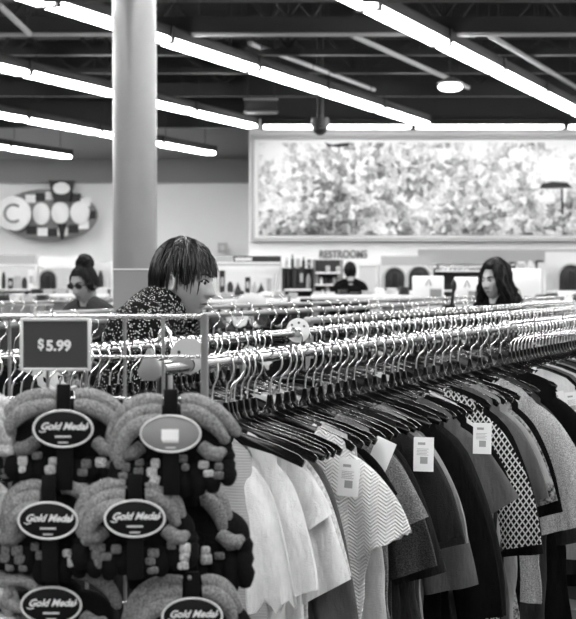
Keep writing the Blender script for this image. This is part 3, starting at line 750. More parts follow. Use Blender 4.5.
def glove(px, py, Y, label, seed, lit=1., left=(3, 58, 10), right=(2, 52, 6), black_drop=66, showlabel=True, sticker=False, pale=None, stretch=0, lean=0., curl=False, knit2=None):
    """a bundled pair of knit gloves; local unit = one photo pixel"""
    u = Y / F; rnd = random.Random(seed)
    t = thing('glove_pair', label, 'gloves', P(px, py, Y), 0, 'knit gloves on the wire rack')
    PEGS.append((px, py - 36))
    V = lambda x, y, d=0.: Vector((x * u, d * u, -y * u))
    km = pale or m_knit
    def roll(sd, i, reach, dropy, name='cuff_roll', r=7.5, mat=None, ext=0):
        off = i * 11.5; b = MB(); pts = []; rad = []
        x1, y1 = 10, -31 + off * .8; x2, y2 = reach * .62, -36 + off; x3, y3 = reach - off * .35 + ext, -14 + off * .9; x4, y4 = reach - off * .5 + 2 + ext * 1.4, dropy + off * .6
        for k in range(17):
            q = k / 16
            x = x1 * (1 - q) ** 3 + x2 * 3 * q * (1 - q) ** 2 + x3 * 3 * q * q * (1 - q) + x4 * q ** 3
            y = y1 * (1 - q) ** 3 + y2 * 3 * q * (1 - q) ** 2 + y3 * 3 * q * q * (1 - q) + y4 * q ** 3
            pts.append(V(sd * x, y, -6 + i * -5 + 10 * q * q)); rad.append(u * r * (.8 + .35 * math.sin(math.pi * min(1, q * 1.05 + .1))) * (1 if k < 16 else .55))
        b.tube(pts, rad, 14, ell=(1., .85)); o = b.build(name, mat or km, t)
        return o
    for i in range(left[0]): roll(-1, i, left[1], left[2])
    for i in range(right[0]): roll(1, i, right[1], right[2], ext=stretch if i == 0 else stretch * .7, mat=knit2)
    if curl:
        b = MB(); pts = []
        for k in range(26):
            q = k / 25; a = R(200 - 430 * q); rr = 24 * (1 - .62 * q); pts.append(V(-34 + rr * math.cos(a) * 1.15, -8 - rr * math.sin(a) * .8, -14))
        b.tube(pts, u * 6.5, 12); b.build('curled_cuff', km, t)
    # black mitten bodies with fingers
    b = MB(); b.ball(V(-26, 16, 8), (34 * u, 14 * u, 27 * u), 24, 14); b.ball(V(26, 16, 8), (34 * u, 14 * u, 27 * u), 24, 14); b.ball(V(0, -2, 10), (30 * u, 12 * u, 26 * u), 20, 12)
    b.build('palms', m_knitblack, t)
    for sd in (-1, 1):
        for k in range(4):
            b = MB(); x = sd * (9 + k * 14.5); yb = black_drop - 3 * k - rnd.uniform(0, 9)
            n = 7; pts = [V(x + sd * q / n * 3 + rnd.uniform(-1, 1), 20 + (yb - 20) * q / n, 2 + 3 * math.sin(q)) for q in range(n + 1)]
            rad = [u * (9.3 + (.9 if q % 2 else -.6)) * (1 if q < n else .6) for q in range(n + 1)]
            b.tube(pts, rad, 14); b.build('finger', m_knitblack, t)
        # pale knit stitches worked in the black wool
        for k in range(3):
            b = MB(); x = sd * (16 + k * 15 + rnd.uniform(-4, 4)); y = 30 + rnd.uniform(-4, 7); q = rnd.choice([1, 2, 3]); slant = rnd.uniform(-3.5, 3.5)
            for j in range(q):
                s1, s2 = 4.6 * rnd.uniform(.8, 1.25), 4.4 * rnd.uniform(.8, 1.2)
                cx_, cy_ = x + rnd.uniform(-2, 2) - slant * j, y + j * 8.6; b.box((cx_ - s1) * u, (cx_ + s1) * u, -10.5 * u, -4 * u, -(cy_ + s2) * u, -(cy_ - s2) * u, .0022)
            b.build('stitch_pattern', m_stitch if rnd.random() < .42 else m_stitch_lo, t)
    # heather thumbs at the sides of the label
    for sd in (-1, 1):
        b = MB(); b.tube([V(sd * 30, 14, -4), V(sd * 38, 20, -8), V(sd * 47, 22, -7), V(sd * 52, 18, -2)], [u * 7, u * 8, u * 7.5, u * 4], 12); b.build('thumb', m_stitch_lo if sd < 0 else km, t)
    # strap and oval card
    b = MB(); b.box(-7 * u, 7 * u, -20 * u, -17 * u, 16 * u, 44 * u, .001); b.build('strap', m_label, t)
    b = MB(); b.box(-8 * u, 8 * u, -15 * u, -12 * u, -62 * u, -16 * u, .001); b.build('lower_strap', m_label, t)
    if showlabel:
        el = lambda a, c: [(math.cos(w) * a * u, math.sin(w) * c * u) for w in [2 * math.pi * i / 56 for i in range(56)]]
        b = MB(); b.prism(el(30, 18.5), -22.5 * u, -20.5 * u, .0006); card = b.build('oval_label', m_label if not sticker else m_grey, t)  # stickered card is grey to paint in the reflection on it
        b = MB(); b.tube([(x, -22.6 * u, z) for x, z in el(29.5, 18)], 1.15 * u, 8, closed=True); b.build('label_rim', m_rim, card)
        if not sticker:
            text('lettering', 'Gold Medal', 9.8 * u, m_letter, card, (.3 * u, -22.9 * u, 2.2 * u), shear=.42, off=.0004, ext=.0003)
            b = MB(); b.tube([(-24 * u, -22.9 * u, -2.2 * u), (-21 * u, -22.9 * u, -3.6 * u), (-17 * u, -22.9 * u, -2.4 * u)], .5 * u, 6); b.tube([(20 * u, -22.9 * u, -1.2 * u), (23 * u, -22.9 * u, 0), (25.5 * u, -22.9 * u, 2.4 * u)], .5 * u, 6); b.build('letter_swash', m_letter, card)
        else:
            b = MB(); b.box(-9 * u, 8 * u, -23.4 * u, -22.5 * u, -6.5 * u, 4.5 * u); b.build('price_sticker', m_tag, card, flat=True)
        b = MB(); b.box(-8 * u, 8 * u, -22.9 * u, -22.4 * u, -8.6 * u, -6.9 * u); b.box(-5 * u, 5 * u, -22.9 * u, -22.4 * u, -14.3 * u, -13 * u); b.build('label_line', m_rim, card, flat=True)
    t.rotation_euler = (0, R(lean), R(rnd.uniform(-4, 4)))
    return t
Yg = 2.58
glove(-34, 428, Yg + .02, 'pale knit gloves cut off by the left edge, top row', 50, left=(3, 50, 10), right=(3, 52, 8), pale=m_knitlight)
glove(-37, 516, Yg + .02, 'pale knit gloves cut off by the left edge, middle row', 51, left=(3, 50, 10), right=(2, 50, 8), pale=m_knitlight)
glove(-36, 602, Yg + .02, 'pale knit gloves cut off by the left edge, bottom row', 52, left=(3, 50, 10), right=(2, 48, 8), pale=m_knitlight)
glove(53, 602, Yg + .03, 'grey and black gloves with curled cuff, bottom row below the price sign', 53, left=(1, 50, 14), right=(1, 62, 8), curl=True, black_drop=70)
glove(192, 613, Yg + .03, 'grey and black gloves at the bottom beside the white dress', 54, left=(3, 64, 12), right=(2, 44, 2))
glove(190, 520, Yg + .06, 'black gloves with pale cuff and no visible label, beside the blouse', 57, left=(1, 40, -2), right=(2, 36, 4), showlabel=False, black_drop=84)
glove(52, 518, Yg, 'grey and black gloves with black oval label, left in middle row', 55, left=(3, 50, 12), right=(1, 50, 8))
glove(135, 516, Yg - .02, 'grey and black gloves with black oval label, right in middle row', 56, left=(3, 58, 14), right=(2, 44, 4))
glove(67, 427, Yg, 'grey and black gloves with black oval label, directly below the price sign', 58, left=(2, 66, 8), right=(2, 58, 2))
glove(172, 432, Yg - .02, 'grey and black gloves whose oval label carries a white sticker', 59, left=(3, 62, 22), right=(2, 44, 4), sticker=True, stretch=14)
glove_rack()

# ------------------------------------------------------------------ people
def remesh(mb, name, mat, vox, parent, smooth_it=3):
    o = bpy.data.objects.new(name, mb.mesh(name, mat)); COL.objects.link(o)
    m = o.modifiers.new('r', 'REMESH'); m.mode = 'VOXEL'; m.voxel_size = vox; m.use_smooth_shade = True
    m = o.modifiers.new('s', 'SMOOTH'); m.iterations = smooth_it; m.factor = .5
    dg = bpy.context.evaluated_depsgraph_get(); me = bpy.data.meshes.new_from_object(o.evaluated_get(dg))
    old = o.data; o.modifiers.clear(); o.data = me; bpy.data.meshes.remove(old); me.name = name
    me.polygons.foreach_set('use_smooth', [True] * len(me.polygons))
    if not me.materials: me.materials.append(mat)
    o.parent = parent
    return o
def g(d, s): return math.exp(-(d / s) ** 2)
def head_mesh(b, Mx, k=1.):
    nu, nv = 72, 56; vs = []; fs = []; face = []
    for i in range(nv + 1):
        ph = math.pi * i / nv
        for j in range(nu):
            th = 2 * math.pi * j / nu
            x, y, z = math.sin(ph) * math.sin(th), math.sin(ph) * math.cos(th), math.cos(ph)
            X, Y, Z = .074 * x, .094 * y, .116 * z
            if z < 0:
                X *= 1 - .30 * (-z) ** 1.4
                if y < 0: Y *= 1 - .55 * (-z) ** 1.2
                else: Y *= (1 - .05 * (-z)) * ((1 - abs(z) ** 3.2) ** .5 + .0004) / (math.sin(ph) + .0004)
            if y > 0: X *= 1 + .10 * y * (1 - abs(z))
            if y > .12:
                f = smooth((y - .12) / .38)
                q = min(1, max(0, (.022 - Z) / .052))
                if Z < -.032: q *= max(0, 1 - (-.032 - Z) / .014)
                Y += f * .028 * q ** 1.1 * g(X, .010 + .006 * q)
                Y += f * .005 * g(Z + .028, .010) * (g(X - .014, .008) + g(X + .014, .008))
                Y -= f * .010 * g(Z - .014, .013) * (g(X - .032, .016) + g(X + .032, .016))
                Y += f * .005 * g(Z - .034, .010) * g(X, .045)
                Y += f * .007 * g(Z + .057, .006) * g(X, .020) + f * .007 * g(Z + .071, .007) * g(X, .018) - f * .004 * g(Z + .0635, .003) * g(X, .024)
                Y += f * .014 * g(Z + .100, .015) * g(X, .024) - f * .004 * g(Z + .083, .006) * g(X, .02)
                Y += f * .004 * g(Z + .02, .022) * (g(X - .045, .018) + g(X + .045, .018))
            vs.append(Mx @ Vector((X * k, Y * k, Z * k)))
            if y > 0: face.append((X, Y, Z))
    for i in range(nv):
        for j in range(nu):
            l = (j + 1) % nu; fs.append((i * nu + j, (i + 1) * nu + j, (i + 1) * nu + l, i * nu + l))
    b.add(vs, fs)
    for sd in (-1, 1):                                                   # ears
        pts = []
        for i in range(12):
            a = R(-60 + 300 * i / 11); pts.append(Mx @ (Vector((sd * (.075 + .008 * math.cos(a) * -1), -.020 + -.016 * math.cos(a), -.012 + .029 * math.sin(a))) * k))
        b.tube(pts, .0055 * k, 8); 
        rot = (Mx.to_3x3() @ Matrix.Rotation(R(20 * sd), 3, 'Z'))
        b.ball(Mx @ (Vector((sd * .070, -.020, -.015)) * k), (.006 * k, .014 * k, .026 * k), 12, 8, rot)
    def front(x, z):
        q = sorted(((p[0] - x) ** 2 + (p[2] - z) ** 2, p[1]) for p in face)[:4]; w = [1 / (d + 1e-7) for d, _ in q]
        return sum(a * c[1] for a, c in zip(w, q)) / sum(w)
    return front
def hand(b, wrist, d, nrm, sd, k=1.):
    d = d.normalized(); s = d.cross(nrm).normalized(); nrm = s.cross(d).normalized()
    b.tube([wrist - d * .02, wrist + d * .02 * k, wrist + d * .05 * k, wrist + d * .088 * k], [.026 * k, .032 * k, .040 * k, .038 * k], 14, side=s, ell=(1., .48))
    for i, L in enumerate((.070, .080, .074, .058)):
        o = (i - 1.5) * .0195 * k; p = wrist + d * .080 * k + s * o * 1.0; q = d.copy(); pts = [p]
        for j in range(3):
            q = (q + nrm * .38).normalized(); p = p + q * L * k / 3 * (1.15 - .1 * j); pts.append(p)
        b.tube(pts, [.0095 * k, .009 * k, .0082 * k, .006 * k], 10)
    p = wrist + d * .022 * k - s * .028 * k; q = (d * .65 - s * .7 + nrm * .25).normalized(); pts = [p]
    for j in range(3): p = p + q * .026 * k; q = (q + d * .3 + nrm * .15).normalized(); pts.append(p)
    b.tube(pts, [.012 * k, .011 * k, .010 * k, .007 * k], 10)
def strands(b, Mx, n, seed, limit, rad=(.080, .100, .122), r0=.0035, extra=None, crown=(0, -.02), lift=.004, wob=.006, seg=5, steps=12, ragged=.0):
    rnd = random.Random(seed)
    for i in range(n):
        az = 2 * math.pi * (i + rnd.random()) / n; lim = limit(az) * rnd.uniform(.86 - ragged * .6, 1.04 + ragged * .35); az += rnd.uniform(-1, 1) * ragged
        st = rnd.uniform(0, .55) if i % 3 else 0.
        off = rnd.uniform(0, lift); pts = []; pw = rnd.uniform(0, 6.28); aw = rnd.uniform(-1, 1) * .25
        for k in range(steps + 1):
            q = st + (1 - st) * k / steps; ph = lim * q; a = az + aw * math.sin(2.2 * q) 
            m = 1 + (off + .004 * math.sin(9 * q + pw)) / .09
            p = Vector((math.sin(ph) * math.sin(a) * rad[0] * m, crown[1] * (1 - q) + math.sin(ph) * math.cos(a) * rad[1] * m, math.cos(ph) * rad[2] * m))
            pts.append(p)
        if extra: pts += extra(pts, az, rnd)
        nn = len(pts); rr = [r0 * rnd.uniform(.8, 1.3) * (1 - .75 * (k / (nn - 1)) ** 3) for k in range(nn)]
        b.tube([Mx @ p for p in pts], rr, seg)
def person(label, px, top_py, Y, facing, lean, pitch, yaw, skin, shirt, hairm, style, arm, trous, glasses=False, roll=0., hk=1.0, vox=.0042, puff=.016, neck=.150):
    """facing = world angle of the body's forward direction"""
    rz = facing - R(90); top = wz(top_py, Y)
    def solve(k):
        L = Matrix.Rotation(-R(lean), 3, 'X')
        pel = Vector((0, -.03 * (lean > 0), .93)) * k; chest = pel + L @ Vector((0, 0, .42)) * k
        nb = chest + L @ Vector((0, -.005, .085)) * k
        hd = nb + (Matrix.Rotation(-R(lean + pitch * .35), 3, 'X') @ Vector((0, .02, neck))) * k
        return pel, chest, nb, hd, L
    k = 1.
    for _ in range(12):
        pel, chest, nb, hd, L = solve(k); cur = hd.z + .122 * hk * (.97 if pitch > 15 else 1.); k *= 1 + (top - cur) / top * .95
    pel, chest, nb, hd, L = solve(k)
    Rz = Matrix.Rotation(rz, 3, 'Z'); hw = Rz @ hd
    t = thing('person', label, 'person', (wx(px, Y) - hw.x, Y - hw.y, 0), rz)
    H = Matrix.Translation(hd) @ Euler((R(-lean * .3 - pitch), R(roll), R(yaw)), 'ZXY' if False else 'XYZ').to_matrix().to_4x4()
    H = Matrix.Translation(hd) @ (Matrix.Rotation(R(yaw), 4, 'Z') @ Matrix.Rotation(R(-lean * .3 - pitch), 4, 'X') @ Matrix.Rotation(R(roll), 4, 'Y'))
    S = (1, 0, 0)
    def torso(b, e=0., neck=True):
        pts = [pel + Vector((0, 0, -.06)) * k, pel + Vector((0, 0, .06)) * k, pel + L @ Vector((0, .0, .2)) * k, pel + L @ Vector((0, .012, .32)) * k, chest, chest + L @ Vector((0, -.005, .06)) * k]
        b.tube(pts, [(.165 + e) * k, (.16 + e) * k, (.145 + e) * k, (.165 + e) * k, (.175 + e) * k, (.10 + e) * k], 28, side=S, ell=[(1, .66), (1, .66), (1, .66), (1, .66), (1, .62), (1, .62)])
        for sd in (-1, 1):
            b.ball(chest + L @ Vector((sd * .165, -.005, .012)) * k, (.062 + e) * k, 16, 10)
            b.tube([chest + L @ Vector((sd * .03, -.005, .085)) * k, chest + L @ Vector((sd * .10, -.008, .06)) * k, chest + L @ Vector((sd * .17, -.005, .03)) * k], [(.055 + e) * k, (.052 + e) * k, (.05 + e) * k], 14)
    sh = {sd: chest + L @ Vector((sd * .182, 0, .012)) * k for sd in (-1, 1)}
    el = {}; wr = {}
    for sd in (-1, 1):
        up, fw = arm[0 if sd < 0 else 1]
        el[sd] = sh[sd] + Vector((sd * up[0], up[1], up[2])).normalized() * .29 * k
        wr[sd] = el[sd] + Vector((sd * fw[0], fw[1], fw[2])).normalized() * .255 * k
    b = MB(); torso(b)
    b.tube([nb + Vector((0, -.012, -.05)) * k, nb + (hd - nb) * .35 + Vector((0, -.02, 0)) * k, hd + H.to_3x3() @ Vector((0, -.03, -.05))], [.064 * k, .054 * k, .056 * k], 20)
    fr = head_mesh(b, H, hk)
    on = lambda x, z, d=.0: H @ (Vector((x, fr(x, z) + d, z)) * hk)
    for sd in (-1, 1):
        b.tube([sh[sd], sh[sd] * .5 + el[sd] * .5, el[sd], el[sd] * .55 + wr[sd] * .45, wr[sd]], [.052 * k, .046 * k, .038 * k, .037 * k, .026 * k], 14)
        hand(b, wr[sd], wr[sd] - el[sd], Vector((-sd * .6, .2, -.6)), sd, k)
        hip = pel + Vector((sd * .088, 0, -.03)) * k; kn = Vector((sd * .10, .015, .49)) * k; an = Vector((sd * .105, -.02, .085)) * k
        b.tube([hip, hip * .5 + kn * .5, kn, kn * .6 + an * .4, an], [.088 * k, .075 * k, .055 * k, .054 * k, .037 * k], 16)
        b.tube([an + Vector((0, -.03, -.045)), an + Vector((0, .06, -.05)), an + Vector((0, .15, -.062))], [.036 * k, .036 * k, .022 * k], 12, side=S, ell=(1., .8))
    remesh(b, 'body', skin, vox, t, 2)
    # clothes
    b = MB(); torso(b, puff)
    for sd in (-1, 1):
        e2 = el[sd] * .12 + wr[sd] * .88
        b.tube([sh[sd], sh[sd] * .5 + el[sd] * .5, el[sd], el[sd] * .5 + e2 * .5, e2], [.068 * k, .062 * k, .054 * k, .050 * k, .043 * k], 16)
    remesh(b, 'shirt', shirt, .007, t, 3)
    b = MB(); n0 = nb + Vector((0, -.012, -.012)) * k
    b.tube([n0 + Vector((math.cos(a) * .066, math.sin(a) * .060, .016 * -math.sin(a))) * k for a in [2 * math.pi * i / 28 for i in range(28)]], .014 * k, 10, closed=True, ell=(1.3, .8)); b.build('collar', shirt, t)
    b = MB(); b.tube([pel + Vector((0, 0, .10)) * k, pel, pel + Vector((0, 0, -.09)) * k], [.168 * k, .176 * k, .17 * k], 24, side=S, ell=(1, .7))
    for sd in (-1, 1):
        hip = pel + Vector((sd * .088, 0, -.05)) * k; kn = Vector((sd * .10, .015, .49)) * k; an = Vector((sd * .105, -.02, .07)) * k
        b.tube([hip, hip * .5 + kn * .5, kn, an], [.098 * k, .088 * k, .074 * k, .062 * k], 16)
    remesh(b, 'trousers', trous, .009, t, 2)
    for sd in (-1, 1):
        an = Vector((sd * .105, -.02, .085)) * k
        b = MB(); b.tube([an + Vector((0, -.06, -.04)), an + Vector((0, -.03, -.035)), an + Vector((0, .05, -.04)), an + Vector((0, .13, -.052)), an + Vector((0, .19, -.06))], [.03, .046, .048, .042, .02], 16, side=S, ell=(1., .8)); b.build('shoe', m_black, t)
    # face details
    Hk = H @ Matrix.Scale(hk, 4)
    for sd in (-1, 1):
        b = MB(); b.ball((0, 0, 0), .0130 * hk, 14, 10); e = b.build('eye', m_eye, t); e.matrix_local = Matrix.Translation(on(sd * .031, .008, -.0085))
        b = MB(); b.ball(on(sd * .031, .006, .001), (.0065 * hk, .006 * hk, .0065 * hk), 10, 8); b.build('iris', m_iris, t)
        b = MB(); b.tube([on(sd * x, z, .0015) for x, z in ((.015, .010), (.023, .0155), (.034, .016), (.045, .009))], .0032 * hk, 6); b.build('upper_eyelid', m_hair2, t)
        b = MB(); b.tube([on(sd * x, z, .002) for x, z in ((.013, .028), (.025, .034), (.038, .036), (.052, .030))], [.0035 * hk, .0048 * hk, .0042 * hk, .0018 * hk], 6); b.build('eyebrow', hairm, t)
        b = MB(); b.ball(on(sd * .009, -.037, -.001), (.004 * hk, .004 * hk, .0025 * hk), 8, 6); b.build('nostril', m_lip, t)
    b = MB(); b.tube([on(x, z, .0015) for x, z in ((-.025, -.0655), (-.012, -.0620), (0, -.0632), (.012, -.0620), (.025, -.0655))], [.0015, .0048 * hk, .0052 * hk, .0048 * hk, .0015], 8); b.build('lips', m_lip, t)
    if glasses:
        b = MB()
        for sd in (-1, 1):
            b.ball(H @ (Vector((sd * .034, .094, .012)) * hk), (.031 * hk, .004 * hk, .019 * hk), 18, 8, H.to_3x3())
            b.tube([H @ (Vector(p) * hk) for p in ((sd * .058, .088, .016), (sd * .078, .06, .016), (sd * .082, -.01, .012))], .004 * hk, 6)
        b.tube([H @ (Vector(p) * hk) for p in ((-.014, .097, .016), (0, .101, .018), (.014, .097, .016))], .003, 6); b.build('eyeglasses', m_black, t)
    # hair
    b = MB()
    def cap(lim, rad):
        vs = []; fs = []; nu, nv = 48, 18
        for i in range(nv + 1):
            for j in range(nu):
                az = 2 * math.pi * j / nu; ph = max(.001, lim(az) * i / nv)
                vs.append(Hk @ Vector((math.sin(ph) * math.sin(az) * rad[0], math.sin(ph) * math.cos(az) * rad[1] - .006, math.cos(ph) * rad[2])))
        for i in range(nv):
            for j in range(nu):
                l = (j + 1) % nu; fs.append((i * nu + j, (i + 1) * nu + j, (i + 1) * nu + l, i * nu + l))
        b.add(vs, fs)
    def wrap(az): return abs((az + math.pi) % (2 * math.pi) - math.pi)
    if style == 'short':
        def lim(az):
            a = wrap(az)                                       # 0 front, pi back
            if a < .7: return 1.24
            if a < 1.25: return 1.24 + .42 * smooth((a - .75) / .4)
            if a < 1.85: return 1.66 - .30 * smooth((a - 1.25) / .25)
            return 1.36 + .78 * smooth((a - 1.85) / .3)
        cap(lim, (.079, .100, .120)); strands(b, Hk, 800, 5, lim, (.079, .100, .121), .0030, lift=.014, steps=14, ragged=.24)
    elif style == 'long':
        def lim(az):
            a = wrap(az); return .82 if a < .6 else .82 + (1.75 - .82) * smooth((a - .6) / .6)
        def ext(pts, az, rnd):
            a = wrap(az)
            if a < .95: return []
            p = pts[-1]; q = []; sdx = math.copysign(1, p.x if abs(p.x) > .01 else rnd.uniform(-1, 1)); ln = rnd.uniform(.22, .34); out = rnd.uniform(.0, .07); wv = rnd.uniform(0, 6.28)
            for i in range(1, 13):
                u = i / 12; q.append(Vector((p.x + sdx * out * math.sin(u * 2.2) + .010 * math.sin(12 * u + wv), p.y - .035 * u + .010 * math.cos(11 * u + wv) - .02 * (p.y > 0) * u, p.z - ln * u)))
            return q
        cap(lim, (.080, .101, .122)); strands(b, Hk, 620, 6, lim, (.084, .104, .126), .0042, extra=ext, lift=.022)
    else:                                                      # pulled up into a bun
        def lim(az):
            a = wrap(az); return .90 if a < .6 else .90 + (1.95 - .90) * smooth((a - .6) / .7)
        cap(lim, (.079, .099, .121)); strands(b, Hk, 420, 7, lim, (.079, .100, .122), .003, lift=.006)
        rnd = random.Random(3); c = Vector((0, -.05, .128))
        b.ball(Hk @ c, .034 * hk, 20, 14)
        for i in range(150):
            ax = Vector((rnd.uniform(-1, 1), rnd.uniform(-1, 1), rnd.uniform(-1, 1))).normalized(); o = ax.orthogonal().normalized(); w = ax.cross(o); rr = rnd.uniform(.028, .058); a0 = rnd.uniform(0, 6.28); sp = rnd.uniform(1.2, 3)
            b.tube([Hk @ (c + Vector((1.05, 1, .95)) * 0 + (o * math.cos(a0 + sp * q / 8) + w * math.sin(a0 + sp * q / 8)) * (rr * (1 + .1 * q / 8))) for q in range(9)], .0042, 5)
    b.build('hair', hairm, t)
    return t
REACH = (((.25, .35, -1.), (-.15, 1., -.25)), ((.25, .35, -1.), (-.15, 1., -.2)))
DOWN = (((.18, .1, -1.), (-.1, .8, -.8)), ((.18, .1, -1.), (-.1, .8, -.8)))
dots = fabric('dotted shirt', .005, 'dots', .62, 2.1)
FA = math.atan2(RN.y, RN.x)
person('man with short dark hair in a dark dotted shirt looking down at the racks', 184, 244, 5.55, FA + R(5), 22, 3, 0, m_skin, dots, m_hair, 'short', REACH, g1, roll=0, hk=.98, puff=.05, neck=.130)
person('woman with long dark wavy hair looking left beyond the racks', 495, 263, 11.4, R(222), 2, 4, 0, m_skin, blk, m_hair2, 'long', DOWN, blk, vox=.006)
person('woman with a dark hair bun and glasses left of the column', 84, 266, 11.2, R(235), 4, 16, 0, m_skin_dark, g2, m_hair2, 'bun', DOWN, g1, glasses=True, vox=.006)
person('distant person in black near the restroom door', 350, 263, 24.5, R(95), 0, 0, 0, m_skin, blk, m_hair2, 'short', DOWN, blk, vox=.009)

# ------------------------------------------------------------------ far shop fittings
def shelf_unit(px0, px1, py_top, Y, depth, label, mat, shelves, back=None, header=None, cat='shelf unit', name='shelf_unit'):
    x0, x1 = wx(px0, Y), wx(px1, Y); zt = wz(py_top, Y); w = (x1 - x0) / 2
    t = thing(name, label, cat, ((x0 + x1) / 2, Y, 0))
    for sd in (-1, 1):
        b = MB(); b.box(sd * w - .02, sd * w + .02, 0, depth, 0, zt); b.build('side_panel', mat, t, flat=True)
    b = MB(); b.box(-w + .02, w - .02, depth - .02, depth, .1, zt); b.build('back_panel', back or mat, t, flat=True)
    for py in shelves:
        z = wz(py, Y); b = MB(); b.box(-w + .02, w - .02, .0, depth - .02, z - .025, z); b.build('shelf', m_white, t, flat=True)
    if header:
        b = MB(); z0, z1 = wz(header[1], Y), wz(header[0], Y); b.box(-w, w, -.03, 0, z0, z1); b.build('header_board', header[2], t, flat=True)
    return t
GOODS = [(m_white, 'white'), (m_dark, 'dark'), (m_pale, 'pale grey'), (m_black, 'black'), (m_mid, 'mid grey')]
def goods(px0, px1, py, Y, depth, n, hmax, where, seed):
    rnd = random.Random(seed); x0, x1 = wx(px0, Y), wx(px1, Y); z = wz(py, Y); x = x0
    for i in range(n):
        w = (x1 - x0) / n * rnd.uniform(.6, .9); h = hmax * rnd.uniform(.45, 1.); m, nm = rnd.choice(GOODS); kind = rnd.choice(['box', 'bottle', 'bag'])
        cx = x0 + (i + .5) * (x1 - x0) / n; d = min(depth * .5, w); b = MB(); y = .08
        if kind == 'box': b.box(-w / 2, w / 2, 0, d, 0, h, .01); b.cur = 1; b.box(-w * .3, w * .3, -.004, 0, h * .3, h * .7)
        elif kind == 'bottle': b.tube([(0, d / 2, 0), (0, d / 2, h * .6), (0, d / 2, h * .75), (0, d / 2, h)], [w * .42, w * .42, w * .2, w * .16], 16)
        else: b.tube([(0, d / 2, 0), (0, d / 2, h * .3), (0, d / 2, h * .7), (0, d / 2, h)], [w * .42, w * .5, w * .45, w * .2], 14, side=(1, 0, 0), ell=(1, .6))
        o = b.build({'box': 'goods_box', 'bottle': 'bottle', 'bag': 'pouch'}[kind], [m, m_mid])
        o.location = (cx, Y + y, z); tag(o, f'{nm} {dict(box="box", bottle="bottle", bag="pouch")[kind]} standing {where}', kind, f'{nm} {kind} goods {where}')
Y = 31.
shelf_unit(-12, 36, 266, Y, .6, 'white shelf unit at far left under grey sign boards', m_white, [289, 300, 314], m_pale, (255, 264, m_mid))
goods(-8, 34, 289, Y, .6, 6, .36, 'on the far left shelf unit', 1); goods(-8, 34, 300, Y, .6, 8, .18, 'on the lower far left shelf', 2)
shelf_unit(40, 86, 268, Y, .6, 'white shelf unit behind the shopper with the hair bun', m_white, [290, 302, 314], m_pale, (257, 267, m_white))
goods(63, 84, 290, Y, .6, 3, .34, 'on the shelf behind the hair bun shopper', 3); goods(42, 84, 302, Y, .6, 8, .18, 'on the lower shelf behind the hair bun shopper', 4)
shelf_unit(88, 112, 262, Y, .6, 'narrow white shelf unit left of the column', m_white, [288, 301], m_pale); goods(90, 110, 288, Y, .6, 3, .36, 'on the narrow shelf left of the column', 5)
def arch(px, py, rpx, Y, label, base_py):
    u = Y / F; t = thing('arched_back_display', label, 'display', P(px, base_py, Y)); h = (base_py - py) * u; r = rpx * u
    poly = [(r, 0)] + [(r * math.cos(a), h - r + r * math.sin(a)) for a in [math.pi * i / 20 for i in range(21)]] + [(-r, 0)]
    b = MB(); b.prism(poly, 0, .12, .01); b.build('arched_panel', m_dark, t)
    b = MB(); b.tube([(x, -.01, z) for x, z in poly], .018, 8); b.build('rim', m_mid, t)
    b = MB(); b.box(-.05, .05, -.06, 0, 0, h * .75, .01); b.build('center_rib', m_black, t)
    b = MB(); b.box(-r * 1.1, r * 1.1, -.12, .16, -.05, 0); b.build('base', m_white, t, flat=True)
arch(48, 270, 9, Y - .05, 'small dark arched display beside the hair bun shopper', 289)
Y = 25.
shelf_unit(381, 432, 265, Y, .6, 'pale shelf unit with two dark arches below the mural', m_pale, [291, 303], m_pale, (256, 265.5, m_mid))
arch(394.5, 267, 11, Y - .02, 'left dark arched display on the pale shelf unit', 290.5)
arch(419, 266, 11.5, Y - .02, 'dark arched display behind the white logo box', 290.5)
shelf_unit(545, 592, 262, Y, .6, 'pale shelf unit at the right edge with a dark arch', m_pale, [291, 303], m_pale, (252, 263, m_pale))
arch(571, 264, 13, Y - .02, 'big dark arched display at the right edge', 290.5)
def lit_case():
    Y = 25.; t = shelf_unit(214, 281, 262, Y, .5, 'white display case with pale goods left of the restroom sign', m_pale, [293, 300], m_white, (263.5, 266, m_mid), 'display case', 'display_case')
    for (a, c, m_, s) in ((233, 281, m_dark, None), (216, 232, m_mid, None)):
        b = MB(); b.box(wx(a, Y) - t.location.x, wx(c, Y) - t.location.x, -.02, .04, wz(262, Y), wz(256, Y)); b.build('sign_board', m_, t, flat=True)
    b = MB(); b.box(wx(235, Y) - t.location.x, wx(252, Y) - t.location.x, -.03, -.02, wz(261, Y), wz(257.5, Y)); b.build('sign_patch', m_pale, t, flat=True)
    for (px, lab) in ((238, 'left'), (261, 'right')):
        o = thing('cone_figure', f'small dark cone in the display case, {lab} one of the pair', 'ornament', P(px, 293, Y + .1)); u = Y / F
        b = MB(); b.tube([(0, .05, 0), (0, .05, 9 * u)], [4.5 * u, .01], 20); b.build('cone', m_dark, o)
        b = MB(); b.ball((0, .05, 9.5 * u), .02); b.build('tip', m_mid, o)
    goods(218, 234, 293, Y, .4, 2, .34, 'in the white display case', 8); goods(244, 258, 293, Y, .4, 2, .36, 'in the middle of the white display case', 9); goods(266, 279, 293, Y, .4, 2, .32, 'in the right part of the display case', 10)
lit_case()
shelf_unit(283, 313, 268, Y, .5, 'dark shelf unit right of the white display case', m_dark, [289, 297], m_black); goods(284, 312, 289, Y, .5, 4, .42, 'on the dark shelf unit', 11); goods(284, 312, 268, Y, .5, 5, .2, 'on top of the dark shelf unit', 12)
